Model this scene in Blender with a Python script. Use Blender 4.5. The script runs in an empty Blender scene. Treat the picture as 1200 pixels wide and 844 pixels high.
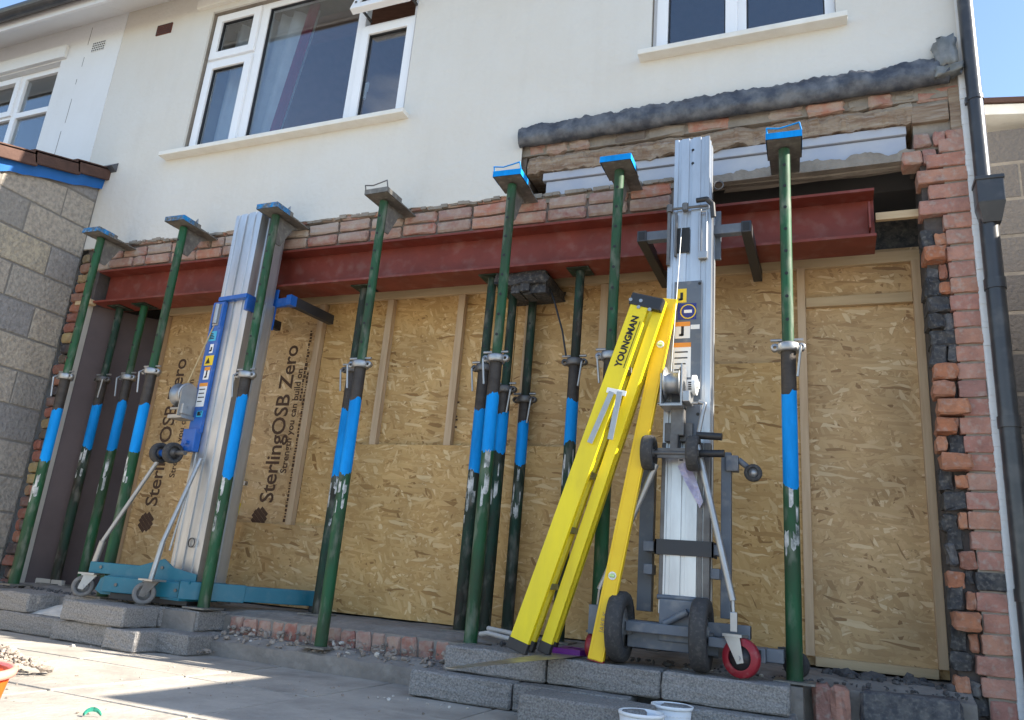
import bpy, bmesh, math, random
from mathutils import Vector, Matrix, noise
rnd = random.Random(7)
S = bpy.context.scene
C = S.collection
PI = math.pi

# ------------------------------------------------------------------ camera
FPX, YAW, PITCH, ROLL = 894.65, math.radians(23.412), math.radians(16.206), math.radians(4.888)
CAM = Vector((0, -3.46, 0.465))
fwd = Vector((-math.sin(YAW)*math.cos(PITCH), math.cos(YAW)*math.cos(PITCH), math.sin(PITCH)))
rgt0 = Vector((math.cos(YAW), math.sin(YAW), 0)); up0 = rgt0.cross(fwd)
RGT = math.cos(ROLL)*rgt0 + math.sin(ROLL)*up0
UPV = -math.sin(ROLL)*rgt0 + math.cos(ROLL)*up0
cd = bpy.data.cameras.new('camera'); cam = bpy.data.objects.new('camera', cd); C.objects.link(cam)
cd.sensor_width = 36; cd.lens = 36*FPX/1200; cd.clip_end = 500; cd.clip_start = 0.05
cam.matrix_world = Matrix(((RGT.x, UPV.x, -fwd.x, CAM.x), (RGT.y, UPV.y, -fwd.y, CAM.y), (RGT.z, UPV.z, -fwd.z, CAM.z), (0, 0, 0, 1)))
S.camera = cam
def ray(x, y): return RGT*((x-600)/FPX) - UPV*((y-422)/FPX) + fwd
def onY(x, y, Y=0.0):
    d = ray(x, y); return CAM + d*((Y-CAM.y)/d.y)
def onZ(x, y, Z=0.0):
    d = ray(x, y); return CAM + d*((Z-CAM.z)/d.z)
def onX(x, y, X=0.0):
    d = ray(x, y); return CAM + d*((X-CAM.x)/d.x)

# ------------------------------------------------------------------ light
SUN_EL = math.radians(34.5); SUN_AZ_Y = 0.096           # sun low over the right end of the facade, just behind its plane
sdir = Vector((1, SUN_AZ_Y, 0)).normalized()*math.cos(SUN_EL) + Vector((0, 0, math.sin(SUN_EL)))
w = bpy.data.worlds.new('World'); S.world = w; w.use_nodes = True
nt = w.node_tree; bg = nt.nodes['Background']
sky = nt.nodes.new('ShaderNodeTexSky'); sky.sky_type = 'NISHITA'; sky.sun_disc = False
sky.sun_elevation = SUN_EL; sky.sun_rotation = math.atan2(sdir.x, sdir.y); sky.air_density = 1.0; sky.dust_density = 0.4; sky.ozone_density = 1.6
# broken white cloud over the blue
tc = nt.nodes.new('ShaderNodeTexCoord'); mp = nt.nodes.new('ShaderNodeMapping'); nz = nt.nodes.new('ShaderNodeTexNoise'); cr = nt.nodes.new('ShaderNodeValToRGB'); mx = nt.nodes.new('ShaderNodeMix')
mp.inputs['Scale'].default_value = (1, 1, 2.2); mp.inputs['Location'].default_value = (3.1, 0.4, 1.7)
nz.inputs['Scale'].default_value = 2.2; nz.inputs['Detail'].default_value = 7; nz.inputs['Roughness'].default_value = 0.55
cr.color_ramp.elements[0].position = 0.60; cr.color_ramp.elements[1].position = 0.78
mx.data_type = 'RGBA'; mx.inputs['B'].default_value = (4.0, 4.2, 4.6, 1)
nt.links.new(tc.outputs['Generated'], mp.inputs[0]); nt.links.new(mp.outputs[0], nz.inputs['Vector']); nt.links.new(nz.outputs[0], cr.inputs[0])
nt.links.new(cr.outputs[0], mx.inputs['Factor']); nt.links.new(sky.outputs[0], mx.inputs['A']); nt.links.new(mx.outputs['Result'], bg.inputs[0])
bg.inputs[1].default_value = 0.115
sl = bpy.data.lights.new('sun', 'SUN'); sl.energy = 5.0; sl.angle = math.radians(0.53); sl.color = (1.0, 0.92, 0.80)
so = bpy.data.objects.new('sun', sl); C.objects.link(so); so.rotation_euler = sdir.to_track_quat('Z', 'Y').to_euler(); so.location = (8, 0, 8)
S.view_settings.view_transform = 'Standard'; S.view_settings.look = 'None'; S.view_settings.gamma = 1; S.view_settings.use_curve_mapping = False
S.view_settings.exposure = 1.62
S.render.engine = 'CYCLES'

# ------------------------------------------------------------------ materials
MATS = {}
def mat(name, col, rough=0.6, metal=0.0, var=0.12, scale=6.0, bump=0.0, bscale=60.0, col2=None, spec=0.5, objvar=0.0, dust=0.0, detail=6, stretch=(1, 1, 1), ramp=None, coat=0.0, streak=0.0, bdist=0.006):
    m = bpy.data.materials.new(name); m.use_nodes = True; t = m.node_tree; p = t.nodes['Principled BSDF']
    N = t.nodes.new; L = t.links.new
    tcn = N('ShaderNodeTexCoord'); mpn = N('ShaderNodeMapping'); mpn.inputs['Scale'].default_value = stretch; L(tcn.outputs['Object'], mpn.inputs[0])
    oi = N('ShaderNodeObjectInfo'); addv = N('ShaderNodeVectorMath'); addv.operation = 'MULTIPLY_ADD'
    L(oi.outputs['Random'], addv.inputs[0]); addv.inputs[1].default_value = (17, 31, 23); L(mpn.outputs[0], addv.inputs[2])
    vec = addv.outputs[0]
    n1 = N('ShaderNodeTexNoise'); n1.inputs['Scale'].default_value = scale; n1.inputs['Detail'].default_value = detail; n1.inputs['Roughness'].default_value = 0.62; L(vec, n1.inputs['Vector'])
    c2 = col2 or tuple(max(0, c*0.55) for c in col)
    if ramp:
        rr = N('ShaderNodeValToRGB'); rr.color_ramp.interpolation = 'LINEAR'
        els = rr.color_ramp.elements
        while len(els) < len(ramp): els.new(0.5)
        for e, (pos, c) in zip(els, ramp): e.position = pos; e.color = (*c, 1)
        L(oi.outputs['Random'], rr.inputs[0]); base = rr.outputs[0]
    else:
        rgb = N('ShaderNodeRGB'); rgb.outputs[0].default_value = (*col, 1); base = rgb.outputs[0]
    mr = N('ShaderNodeMapRange'); mr.inputs['From Min'].default_value = 0.38; mr.inputs['From Max'].default_value = 0.72; mr.inputs['To Max'].default_value = var*2.2; L(n1.outputs[0], mr.inputs[0])
    mixn = N('ShaderNodeMix'); mixn.data_type = 'RGBA'; L(mr.outputs[0], mixn.inputs['Factor']); L(base, mixn.inputs['A']); mixn.inputs['B'].default_value = (*c2, 1)
    out = mixn.outputs['Result']
    if objvar:
        hsv = N('ShaderNodeHueSaturation'); mo = N('ShaderNodeMapRange'); mo.inputs['To Min'].default_value = 1-objvar; mo.inputs['To Max'].default_value = 1+objvar
        L(oi.outputs['Random'], mo.inputs[0]); L(mo.outputs[0], hsv.inputs['Value']); L(out, hsv.inputs['Color']); out = hsv.outputs[0]
    if dust:
        n3 = N('ShaderNodeTexNoise'); n3.inputs['Scale'].default_value = scale*2.7; n3.inputs['Detail'].default_value = 8; L(vec, n3.inputs['Vector'])
        m3 = N('ShaderNodeMapRange'); m3.inputs['From Min'].default_value = 0.52; m3.inputs['From Max'].default_value = 0.7; m3.inputs['To Max'].default_value = dust; L(n3.outputs[0], m3.inputs[0])
        mixd = N('ShaderNodeMix'); mixd.data_type = 'RGBA'; L(m3.outputs[0], mixd.inputs['Factor']); L(out, mixd.inputs['A']); mixd.inputs['B'].default_value = (0.42, 0.38, 0.33, 1); out = mixd.outputs['Result']
    if streak:
        ms = N('ShaderNodeMapping'); ms.inputs['Scale'].default_value = (5.5, 5.5, 0.45); L(vec, ms.inputs[0])
        n4 = N('ShaderNodeTexNoise'); n4.inputs['Scale'].default_value = 1.6; n4.inputs['Detail'].default_value = 8; n4.inputs['Roughness'].default_value = 0.65; L(ms.outputs[0], n4.inputs['Vector'])
        m4 = N('ShaderNodeMapRange'); m4.inputs['From Min'].default_value = 0.5; m4.inputs['From Max'].default_value = 0.75; m4.inputs['To Max'].default_value = streak; L(n4.outputs[0], m4.inputs[0])
        n5 = N('ShaderNodeTexNoise'); n5.inputs['Scale'].default_value = 11; n5.inputs['Detail'].default_value = 10; n5.inputs['Roughness'].default_value = 0.7; L(vec, n5.inputs['Vector'])
        m5 = N('ShaderNodeMapRange'); m5.inputs['From Min'].default_value = 0.58; m5.inputs['From Max'].default_value = 0.72; m5.inputs['To Max'].default_value = streak*0.8; L(n5.outputs[0], m5.inputs[0])
        mxx = N('ShaderNodeMath'); mxx.operation = 'MAXIMUM'; L(m4.outputs[0], mxx.inputs[0]); L(m5.outputs[0], mxx.inputs[1])
        mixs = N('ShaderNodeMix'); mixs.data_type = 'RGBA'; L(mxx.outputs[0], mixs.inputs['Factor']); L(out, mixs.inputs['A']); mixs.inputs['B'].default_value = (*[c*0.55 for c in c2], 1); out = mixs.outputs['Result']
    L(out, p.inputs['Base Color'])
    p.inputs['Metallic'].default_value = metal; p.inputs['Specular IOR Level'].default_value = spec; p.inputs['Coat Weight'].default_value = coat
    rrn = N('ShaderNodeMapRange'); rrn.inputs['To Min'].default_value = max(0.03, rough-0.1); rrn.inputs['To Max'].default_value = min(1, rough+0.12); L(n1.outputs[0], rrn.inputs[0]); L(rrn.outputs[0], p.inputs['Roughness'])
    if bump:
        n2 = N('ShaderNodeTexNoise'); n2.inputs['Scale'].default_value = bscale; n2.inputs['Detail'].default_value = 5; L(vec, n2.inputs['Vector'])
        b = N('ShaderNodeBump'); b.inputs['Strength'].default_value = min(1, bump); b.inputs['Distance'].default_value = bdist; L(n2.outputs[0], b.inputs['Height']); L(b.outputs[0], p.inputs['Normal'])
    MATS[name] = m
    return m

mat('render_cream', (0.635, 0.615, 0.565), 0.9, var=0.20, scale=1.1, bump=0.55, bscale=26, col2=(0.58, 0.51, 0.41), detail=10, streak=0.06, bdist=0.010)
mat('render_white', (0.72, 0.73, 0.73), 0.85, var=0.10, scale=2, bump=0.4, bscale=40, col2=(0.60, 0.58, 0.54), streak=0.06)
mat('upvc', (0.82, 0.83, 0.84), 0.35, var=0.05, scale=5, col2=(0.6, 0.58, 0.55))
mat('sill_paint', (0.76, 0.74, 0.68), 0.6, var=0.15, scale=9, bump=0.2, col2=(0.5, 0.45, 0.36))
mat('brick_pier', (0.3, 0.12, 0.07), 0.9, var=0.28, scale=14, bump=0.9, bscale=70, col2=(0.20, 0.11, 0.09), dust=0.5,
    ramp=[(0, (0.44, 0.20, 0.14)), (0.25, (0.50, 0.26, 0.19)), (0.5, (0.40, 0.19, 0.15)), (0.7, (0.47, 0.27, 0.20)), (0.85, (0.33, 0.17, 0.145)), (1, (0.53, 0.27, 0.17))])
mat('brick_broken', (0.4, 0.15, 0.07), 0.95, var=0.25, scale=18, bump=1, bscale=60, col2=(0.12, 0.07, 0.06), dust=0.35,
    ramp=[(0, (0.42, 0.16, 0.08)), (0.5, (0.50, 0.23, 0.13)), (0.75, (0.30, 0.13, 0.09)), (1, (0.38, 0.15, 0.09))])
mat('brick_face', (0.3, 0.18, 0.13), 0.92, var=0.35, scale=12, bump=0.8, bscale=70, col2=(0.42, 0.37, 0.30), dust=0.4,
    ramp=[(0, (0.33, 0.15, 0.11)), (0.2, (0.27, 0.17, 0.14)), (0.4, (0.42, 0.16, 0.10)), (0.55, (0.30, 0.22, 0.18)), (0.7, (0.36, 0.14, 0.10)), (0.85, (0.26, 0.12, 0.10)), (1, (0.46, 0.38, 0.31))])
mat('brick_mixed', (0.3, 0.18, 0.13), 0.92, var=0.25, scale=12, bump=0.8, bscale=70, dust=0.2,
    ramp=[(0, (0.30, 0.10, 0.065)), (0.3, (0.23, 0.085, 0.06)), (0.45, (0.16, 0.10, 0.085)), (0.55, (0.03, 0.03, 0.036)), (0.68, (0.40, 0.30, 0.13)), (0.85, (0.26, 0.13, 0.09)), (1, (0.36, 0.13, 0.07))])
mat('tar', (0.040, 0.041, 0.048), 0.75, var=0.4, scale=26, bump=1, bscale=50, col2=(0.14, 0.13, 0.12), dust=0.22, objvar=0.5)
mat('mortar', (0.29, 0.25, 0.205), 0.95, var=0.25, scale=10, bump=1, bscale=50, col2=(0.10, 0.085, 0.07))
mat('mortar_band', (0.17, 0.14, 0.118), 0.95, var=0.3, scale=12, bump=1, bscale=40, col2=(0.09, 0.075, 0.065))
mat('mortar_dark', (0.10, 0.085, 0.078), 0.95, var=0.25, scale=14, bump=1, bscale=45, col2=(0.035, 0.03, 0.03))
mat('block_new', (0.30, 0.285, 0.27), 0.95, var=0.42, scale=130, bump=1, bscale=150, col2=(0.09, 0.09, 0.09), objvar=0.12, dust=0.4, detail=3)
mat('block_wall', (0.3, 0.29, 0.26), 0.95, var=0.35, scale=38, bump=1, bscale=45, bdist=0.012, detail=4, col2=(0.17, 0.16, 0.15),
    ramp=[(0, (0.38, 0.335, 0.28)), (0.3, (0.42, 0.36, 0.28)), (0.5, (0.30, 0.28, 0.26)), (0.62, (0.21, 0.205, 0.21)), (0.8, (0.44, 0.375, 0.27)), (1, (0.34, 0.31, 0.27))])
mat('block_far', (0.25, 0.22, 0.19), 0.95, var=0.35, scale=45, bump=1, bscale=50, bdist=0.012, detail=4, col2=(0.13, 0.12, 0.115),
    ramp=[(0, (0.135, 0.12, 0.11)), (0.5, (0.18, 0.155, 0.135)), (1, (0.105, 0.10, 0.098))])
mat('block_mortar', (0.20, 0.185, 0.165), 0.95, var=0.15, scale=12, bump=0.6)
mat('steel_red', (0.20, 0.038, 0.024), 0.55, var=0.25, scale=5, bump=0.15, bscale=40, col2=(0.09, 0.02, 0.015), dust=0.10, spec=0.4)
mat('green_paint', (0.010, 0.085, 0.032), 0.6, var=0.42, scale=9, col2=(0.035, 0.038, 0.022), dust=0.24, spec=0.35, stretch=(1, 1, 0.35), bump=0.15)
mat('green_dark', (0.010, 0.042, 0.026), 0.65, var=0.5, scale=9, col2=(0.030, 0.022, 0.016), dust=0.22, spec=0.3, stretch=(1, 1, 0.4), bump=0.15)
mat('thread_steel', (0.07, 0.06, 0.052), 0.6, 0.5, var=0.3, scale=12, col2=(0.035, 0.03, 0.028), bump=0.5, bscale=120, stretch=(1, 1, 3))
mat('blue_spray', (0.0, 0.29, 0.78), 0.6, var=0.4, scale=9, col2=(0.0, 0.15, 0.42), spec=0.2, stretch=(1, 1, 0.25), streak=0.35)
mat('blue_worn', (0.0, 0.22, 0.55), 0.6, var=0.75, scale=22, col2=(0.10, 0.11, 0.11), spec=0.2, dust=0.5)
mat('white_paint_scrap', (0.6, 0.6, 0.58), 0.7, var=0.5, scale=25, col2=(0.05, 0.07, 0.06))
mat('galv', (0.38, 0.385, 0.39), 0.42, 0.75, var=0.25, scale=14, col2=(0.30, 0.30, 0.29), dust=0.2)
mat('galv_dark', (0.16, 0.155, 0.15), 0.55, 0.6, var=0.3, scale=14, col2=(0.07, 0.06, 0.055))
mat('plate_steel', (0.20, 0.19, 0.17), 0.6, 0.3, var=0.35, scale=14, col2=(0.10, 0.09, 0.08), dust=0.35)
mat('alu', (0.56, 0.58, 0.60), 0.40, 0.75, var=0.35, scale=8, col2=(0.30, 0.31, 0.32), stretch=(1, 1, 0.2), dust=0.10)
mat('lift_blue', (0.01, 0.11, 0.42), 0.4, var=0.2, scale=8, col2=(0.01, 0.06, 0.24), dust=0.12)
mat('lift_teal', (0.004, 0.135, 0.20), 0.42, var=0.12, scale=6, col2=(0.01, 0.09, 0.13), dust=0.07)
mat('lift_grey', (0.115, 0.135, 0.165), 0.5, var=0.25, scale=7, col2=(0.07, 0.08, 0.095), dust=0.25)
mat('fork_black', (0.022, 0.024, 0.03), 0.5, var=0.3, scale=9, col2=(0.05, 0.045, 0.04))
mat('rubber', (0.035, 0.035, 0.037), 0.8, var=0.25, scale=30, col2=(0.07, 0.065, 0.06), dust=0.10, bump=0.3)
mat('rubber_grey', (0.17, 0.165, 0.16), 0.8, var=0.3, scale=16, dust=0.2)
mat('wheel_red', (0.30, 0.012, 0.025), 0.5, var=0.3, scale=16, dust=0.15)
mat('black_plastic', (0.02, 0.02, 0.022), 0.45, var=0.2, scale=10)
mat('osb_edge', (0.46, 0.30, 0.15), 0.8, var=0.3, scale=30)
mat('pine', (0.60, 0.44, 0.28), 0.75, var=0.25, scale=5, col2=(0.36, 0.22, 0.11), stretch=(6, 6, 0.5), bump=0.2)
mat('pine_x', (0.56, 0.42, 0.25), 0.75, var=0.25, scale=5, col2=(0.40, 0.26, 0.13), stretch=(0.5, 6, 6), bump=0.2)
mat('old_timber', (0.20, 0.125, 0.08), 0.9, var=0.5, scale=8, col2=(0.36, 0.29, 0.21), stretch=(0.5, 3, 4), bump=1, bscale=30, dust=0.45)
mat('frame_shaded', (0.36, 0.385, 0.45), 0.5, var=0.2, scale=5, col2=(0.58, 0.56, 0.52))  # white frame with its shade mixed in: greyed and blued base colour
mat('osb_dirt', (0.3, 0.2, 0.1), 0.9)
mat('ink', (0.09, 0.048, 0.028), 0.9, var=0.1)
mat('ink_black', (0.012, 0.012, 0.012), 0.6, var=0.1)
mat('lead', (0.05, 0.056, 0.072), 0.5, 0.2, var=0.5, scale=14, col2=(0.16, 0.165, 0.175), bump=0.8, bscale=35)
mat('plastic_grey', (0.12, 0.13, 0.13), 0.4, var=0.4, scale=12, col2=(0.25, 0.25, 0.24))
mat('pipe_black', (0.035, 0.036, 0.04), 0.32, var=0.3, scale=5, col2=(0.06, 0.06, 0.06), dust=0.08)
mat('ladder_yellow', (0.83, 0.66, 0.005), 0.45, var=0.18, scale=9, col2=(0.55, 0.42, 0.03), stretch=(1, 1, 0.3), streak=0.25)
mat('level_yellow', (0.86, 0.57, 0.004), 0.4, var=0.12, scale=8, col2=(0.6, 0.33, 0.01))
mat('vial', (0.55, 0.75, 0.30), 0.2, var=0.05)
mat('purple', (0.17, 0.015, 0.24), 0.5, var=0.15)
mat('saw_steel', (0.42, 0.40, 0.34), 0.4, 0.7, var=0.35, scale=10, col2=(0.22, 0.18, 0.12))
mat('tub_white', (0.80, 0.81, 0.82), 0.4, var=0.06, scale=10)
mat('orange', (0.82, 0.10, 0.012), 0.45, var=0.12, scale=6)
mat('orange_rim', (0.85, 0.33, 0.25), 0.45, var=0.12, scale=6)
mat('slab', (0.41, 0.375, 0.325), 0.9, var=0.38, scale=4, bump=0.7, bscale=40, col2=(0.22, 0.20, 0.175), objvar=0.08, dust=0.55, detail=12)
mat('soil', (0.20, 0.17, 0.14), 0.95, var=0.3, scale=3, bump=0.8)
mat('screed', (0.26, 0.235, 0.21), 0.95, var=0.3, scale=7, bump=1, bscale=40, col2=(0.13, 0.115, 0.10), dust=0.3)
mat('rubble_mat', (0.36, 0.30, 0.25), 0.95, var=0.35, scale=30, bump=0.8, col2=(0.10, 0.09, 0.08))
mat('rubble_light', (0.62, 0.58, 0.52), 0.95, var=0.25, scale=30, bump=0.8)
mat('rubble_dark', (0.10, 0.095, 0.095), 0.95, var=0.35, scale=30, bump=0.8)
mat('tile_brown', (0.085, 0.042, 0.030), 0.8, var=0.3, scale=10, bump=0.4, objvar=0.15)
mat('tarp_blue', (0.004, 0.12, 0.42), 0.5, var=0.2, scale=8)
mat('panel_dark', (0.085, 0.060, 0.058), 0.7, var=0.2, scale=4)
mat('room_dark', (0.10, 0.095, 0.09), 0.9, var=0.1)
mat('plaster', (0.50, 0.46, 0.40), 0.9, var=0.15, scale=6)
mat('curtain_white', (0.78, 0.79, 0.82), 0.9, var=0.15, scale=10)
mat('curtain_red', (0.34, 0.03, 0.08), 0.9, var=0.15, scale=10)
mat('sticker_white', (0.78, 0.78, 0.76), 0.5, var=0.08)
mat('sticker_yellow', (0.80, 0.55, 0.02), 0.5, var=0.08)
mat('sticker_orange', (0.75, 0.28, 0.03), 0.5, var=0.08)
mat('sticker_blue', (0.02, 0.03, 0.20), 0.5, var=0.08)
mat('sticker_cyan', (0.05, 0.40, 0.60), 0.5, var=0.08)
mat('roof_tile', (0.22, 0.10, 0.06), 0.85, var=0.3, scale=8)
mat('airbrick_red', (0.13, 0.035, 0.022), 0.85, var=0.25, scale=20)
mat('rope', (0.50, 0.38, 0.20), 0.9, var=0.2, scale=40)
mat('tag_plastic', (0.35, 0.33, 0.52), 0.35, var=0.4, scale=14, col2=(0.62, 0.62, 0.72))
mat('pipe_white', (0.60, 0.60, 0.58), 0.5, var=0.2, scale=14)
mat('green_scrap', (0.03, 0.25, 0.17), 0.4, var=0.15)

def make_glass():
    m = bpy.data.materials.new('glass'); m.use_nodes = True; t = m.node_tree; t.nodes.remove(t.nodes['Principled BSDF'])
    o = t.nodes['Material Output']; tr = t.nodes.new('ShaderNodeBsdfTransparent'); gl = t.nodes.new('ShaderNodeBsdfGlossy'); mi = t.nodes.new('ShaderNodeMixShader'); fr = t.nodes.new('ShaderNodeLayerWeight'); pw = t.nodes.new('ShaderNodeMath'); ma = t.nodes.new('ShaderNodeMath')
    tr.inputs[0].default_value = (0.80, 0.84, 0.86, 1); gl.inputs['Roughness'].default_value = 0.01; fr.inputs[0].default_value = 0.5; pw.operation = 'POWER'; pw.inputs[1].default_value = 3.5; ma.operation = 'MULTIPLY_ADD'; ma.inputs[1].default_value = 0.75; ma.inputs[2].default_value = 0.14; t.links.new(fr.outputs['Facing'], pw.inputs[0]); t.links.new(pw.outputs[0], ma.inputs[0])
    t.links.new(ma.outputs[0], mi.inputs[0]); t.links.new(tr.outputs[0], mi.inputs[1]); t.links.new(gl.outputs[0], mi.inputs[2]); t.links.new(mi.outputs[0], o.inputs[0])
    MATS['glass'] = m
make_glass()

def make_osb():
    m = bpy.data.materials.new('osb'); m.use_nodes = True; t = m.node_tree; p = t.nodes['Principled BSDF']; N = t.nodes.new; L = t.links.new
    tcn = N('ShaderNodeTexCoord'); oi = N('ShaderNodeObjectInfo'); av = N('ShaderNodeVectorMath'); av.operation = 'MULTIPLY_ADD'
    L(oi.outputs['Random'], av.inputs[0]); av.inputs[1].default_value = (13, 0, 29); L(tcn.outputs['Object'], av.inputs[2])
    wn = N('ShaderNodeTexNoise'); wn.inputs['Scale'].default_value = 9; wn.inputs['Detail'].default_value = 2; L(av.outputs[0], wn.inputs['Vector'])
    wv = N('ShaderNodeVectorMath'); wv.operation = 'MULTIPLY_ADD'; L(wn.outputs['Color'], wv.inputs[0]); wv.inputs[1].default_value = (0.035, 0.0, 0.035); L(av.outputs[0], wv.inputs[2])
    acc = None; hacc = None
    for k, (ang, sx, sz) in enumerate([(0.5, 12, 62), (-0.5, 12, 56), (1.25, 14, 62), (0.22, 11, 70), (-1.1, 15, 62), (-0.12, 11, 66)]):
        r = N('ShaderNodeMapping'); r.inputs['Rotation'].default_value = (0, ang, 0); r.inputs['Location'].default_value = (k*3.7, 0, k*1.9); L(wv.outputs[0], r.inputs[0])
        s = N('ShaderNodeMapping'); s.inputs['Scale'].default_value = (sx, 0.01, sz); L(r.outputs[0], s.inputs[0])
        v = N('ShaderNodeTexVoronoi'); v.inputs['Scale'].default_value = 1.0; v.inputs['Randomness'].default_value = 1.0; L(s.outputs[0], v.inputs['Vector'])
        sp = N('ShaderNodeSeparateColor'); L(v.outputs['Color'], sp.inputs[0])
        cr = N('ShaderNodeValToRGB'); e = cr.color_ramp.elements
        for q in range(3): e.new(0.5)
        for ee, (po, co) in zip(e, [(0, (0.31, 0.17, 0.065)), (0.07, (0.52, 0.32, 0.135)), (0.45, (0.60, 0.385, 0.17)), (0.86, (0.66, 0.44, 0.21)), (1, (0.80, 0.60, 0.34))]): ee.position = po; ee.color = (*co, 1)
        L(sp.outputs[0], cr.inputs[0])
        if acc is None: acc = cr.outputs[0]; hacc = sp.outputs[1]
        else:
            st = N('ShaderNodeMath'); st.operation = 'GREATER_THAN'; L(sp.outputs[2], st.inputs[0]); st.inputs[1].default_value = 0.66
            mi = N('ShaderNodeMix'); mi.data_type = 'RGBA'; L(st.outputs[0], mi.inputs['Factor']); L(acc, mi.inputs['A']); L(cr.outputs[0], mi.inputs['B']); acc = mi.outputs['Result']
            mh = N('ShaderNodeMix'); L(st.outputs[0], mh.inputs['Factor']); L(hacc, mh.inputs['A']); L(sp.outputs[1], mh.inputs['B']); hacc = mh.outputs['Result']
    fn = N('ShaderNodeTexNoise'); fn.inputs['Scale'].default_value = 3; fn.inputs['Detail'].default_value = 6; L(av.outputs[0], fn.inputs['Vector'])
    fm = N('ShaderNodeMapRange'); fm.inputs['From Min'].default_value = 0.3; fm.inputs['From Max'].default_value = 0.7; fm.inputs['To Min'].default_value = 0.74; fm.inputs['To Max'].default_value = 1.10; L(fn.outputs[0], fm.inputs[0])
    om = N('ShaderNodeMapRange'); om.inputs['To Min'].default_value = 0.92; om.inputs['To Max'].default_value = 1.18; L(oi.outputs['Random'], om.inputs[0])
    hs = N('ShaderNodeHueSaturation'); L(acc, hs.inputs['Color']); L(fm.outputs[0], hs.inputs['Value']); L(om.outputs[0], hs.inputs['Saturation']); L(hs.outputs[0], p.inputs['Base Color'])
    b = N('ShaderNodeBump'); b.inputs['Strength'].default_value = 0.9; b.inputs['Distance'].default_value = 0.003; L(hacc, b.inputs['Height']); L(b.outputs[0], p.inputs['Normal'])
    p.inputs['Roughness'].default_value = 0.72
    MATS['osb'] = m
make_osb()

# ------------------------------------------------------------------ mesh helpers
class MB:
    def __init__(s): s.v = []; s.f = []; s.m = []; s.sm = []
    def add(s, vs, fs, mi=0, smooth=False, M=None):
        b = len(s.v)
        s.v += [tuple(M @ Vector(q)) if M else tuple(q) for q in vs]
        s.f += [tuple(b+i for i in f) for f in fs]; s.m += [mi]*len(fs); s.sm += [smooth]*len(fs)
    def box(s, a, b, mi=0, M=None, bev=0.0):
        x0, x1 = sorted((a[0], b[0])); y0, y1 = sorted((a[1], b[1])); z0, z1 = sorted((a[2], b[2]))
        if bev <= 0:
            s.add([(x0, y0, z0), (x1, y0, z0), (x1, y1, z0), (x0, y1, z0), (x0, y0, z1), (x1, y0, z1), (x1, y1, z1), (x0, y1, z1)],
                  [(0, 3, 2, 1), (4, 5, 6, 7), (0, 1, 5, 4), (1, 2, 6, 5), (2, 3, 7, 6), (3, 0, 4, 7)], mi, False, M)
        else:
            bm = bmesh.new(); bmesh.ops.create_cube(bm, size=1)
            for v in bm.verts: v.co = Vector(((x0+x1)/2+v.co.x*(x1-x0), (y0+y1)/2+v.co.y*(y1-y0), (z0+z1)/2+v.co.z*(z1-z0)))
            bmesh.ops.bevel(bm, geom=bm.edges[:], offset=bev, segments=2, affect='EDGES', profile=0.6)
            bm.verts.index_update()
            s.add([v.co[:] for v in bm.verts], [[v.index for v in f.verts] for f in bm.faces], mi, False, M); bm.free()
    def tube(s, p, q, r, r2=None, n=14, mi=0, cap=True, smooth=True, M=None):
        p = Vector(p); q = Vector(q); r2 = r if r2 is None else r2
        d = (q-p).normalized(); a = d.orthogonal().normalized(); b = d.cross(a)
        vs = []
        for (c, rr) in ((p, r), (q, r2)):
            for i in range(n):
                t = 2*PI*i/n; vs.append(c + (a*math.cos(t)+b*math.sin(t))*rr)
        fs = [(i, (i+1) % n, n+(i+1) % n, n+i) for i in range(n)]
        s.add(vs, fs, mi, smooth, M)
        if cap: s.add(vs, [tuple(range(n-1, -1, -1)), tuple(range(n, 2*n))], mi, False, M)
    def lathe(s, prof, axis='Z', c=(0, 0, 0), n=20, mi=0, smooth=True, M=None):
        vs = []
        for (r, z) in prof:
            for i in range(n):
                t = 2*PI*i/n; x, y = r*math.cos(t), r*math.sin(t)
                q = {'Z': (x, y, z), 'X': (z, x, y), 'Y': (x, z, y)}[axis]; vs.append((c[0]+q[0], c[1]+q[1], c[2]+q[2]))
        fs = []
        for k in range(len(prof)-1):
            for i in range(n): fs.append((k*n+i, k*n+(i+1) % n, (k+1)*n+(i+1) % n, (k+1)*n+i))
        s.add(vs, fs, mi, smooth, M)
    def path(s, pts, r, n=8, mi=0):
        for a, b in zip(pts[:-1], pts[1:]): s.tube(a, b, r, n=n, mi=mi)
        for a in pts[1:-1]: s.lathe([(0.0001, -r), (r*0.7, -r*0.7), (r, 0), (r*0.7, r*0.7), (0.0001, r)], 'Z', a, 8, mi)
    def prism(s, pts, axis, a, b, mi=0, M=None):
        # pts 2D polygon (ccw) in the plane perpendicular to axis: X->(y,z) Y->(x,z) Z->(x,y)
        def P(u, v, w): return {'X': (w, u, v), 'Y': (u, w, v), 'Z': (u, v, w)}[axis]
        n = len(pts); vs = [P(u, v, a) for u, v in pts]+[P(u, v, b) for u, v in pts]
        fs = [tuple(range(n)), tuple(range(2*n-1, n-1, -1))]+[(i, n+i, n+(i+1) % n, (i+1) % n) for i in range(n)]
        s.add(vs, fs, mi, False, M)
    def mesh(s, name, mats):
        me = bpy.data.meshes.new(name); me.from_pydata(s.v, [], s.f)
        for mm in (mats if isinstance(mats, (list, tuple)) else [mats]): me.materials.append(MATS[mm] if isinstance(mm, str) else mm)
        me.polygons.foreach_set('material_index', s.m); me.polygons.foreach_set('use_smooth', s.sm)
        bm = bmesh.new(); bm.from_mesh(me); bmesh.ops.recalc_face_normals(bm, faces=bm.faces[:]); bm.to_mesh(me); bm.free()
        me.update(); return me
    def build(s, name, mats, parent=None, loc=None, world=False):
        return link(name, s.mesh(name, mats), parent, loc, world)
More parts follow.
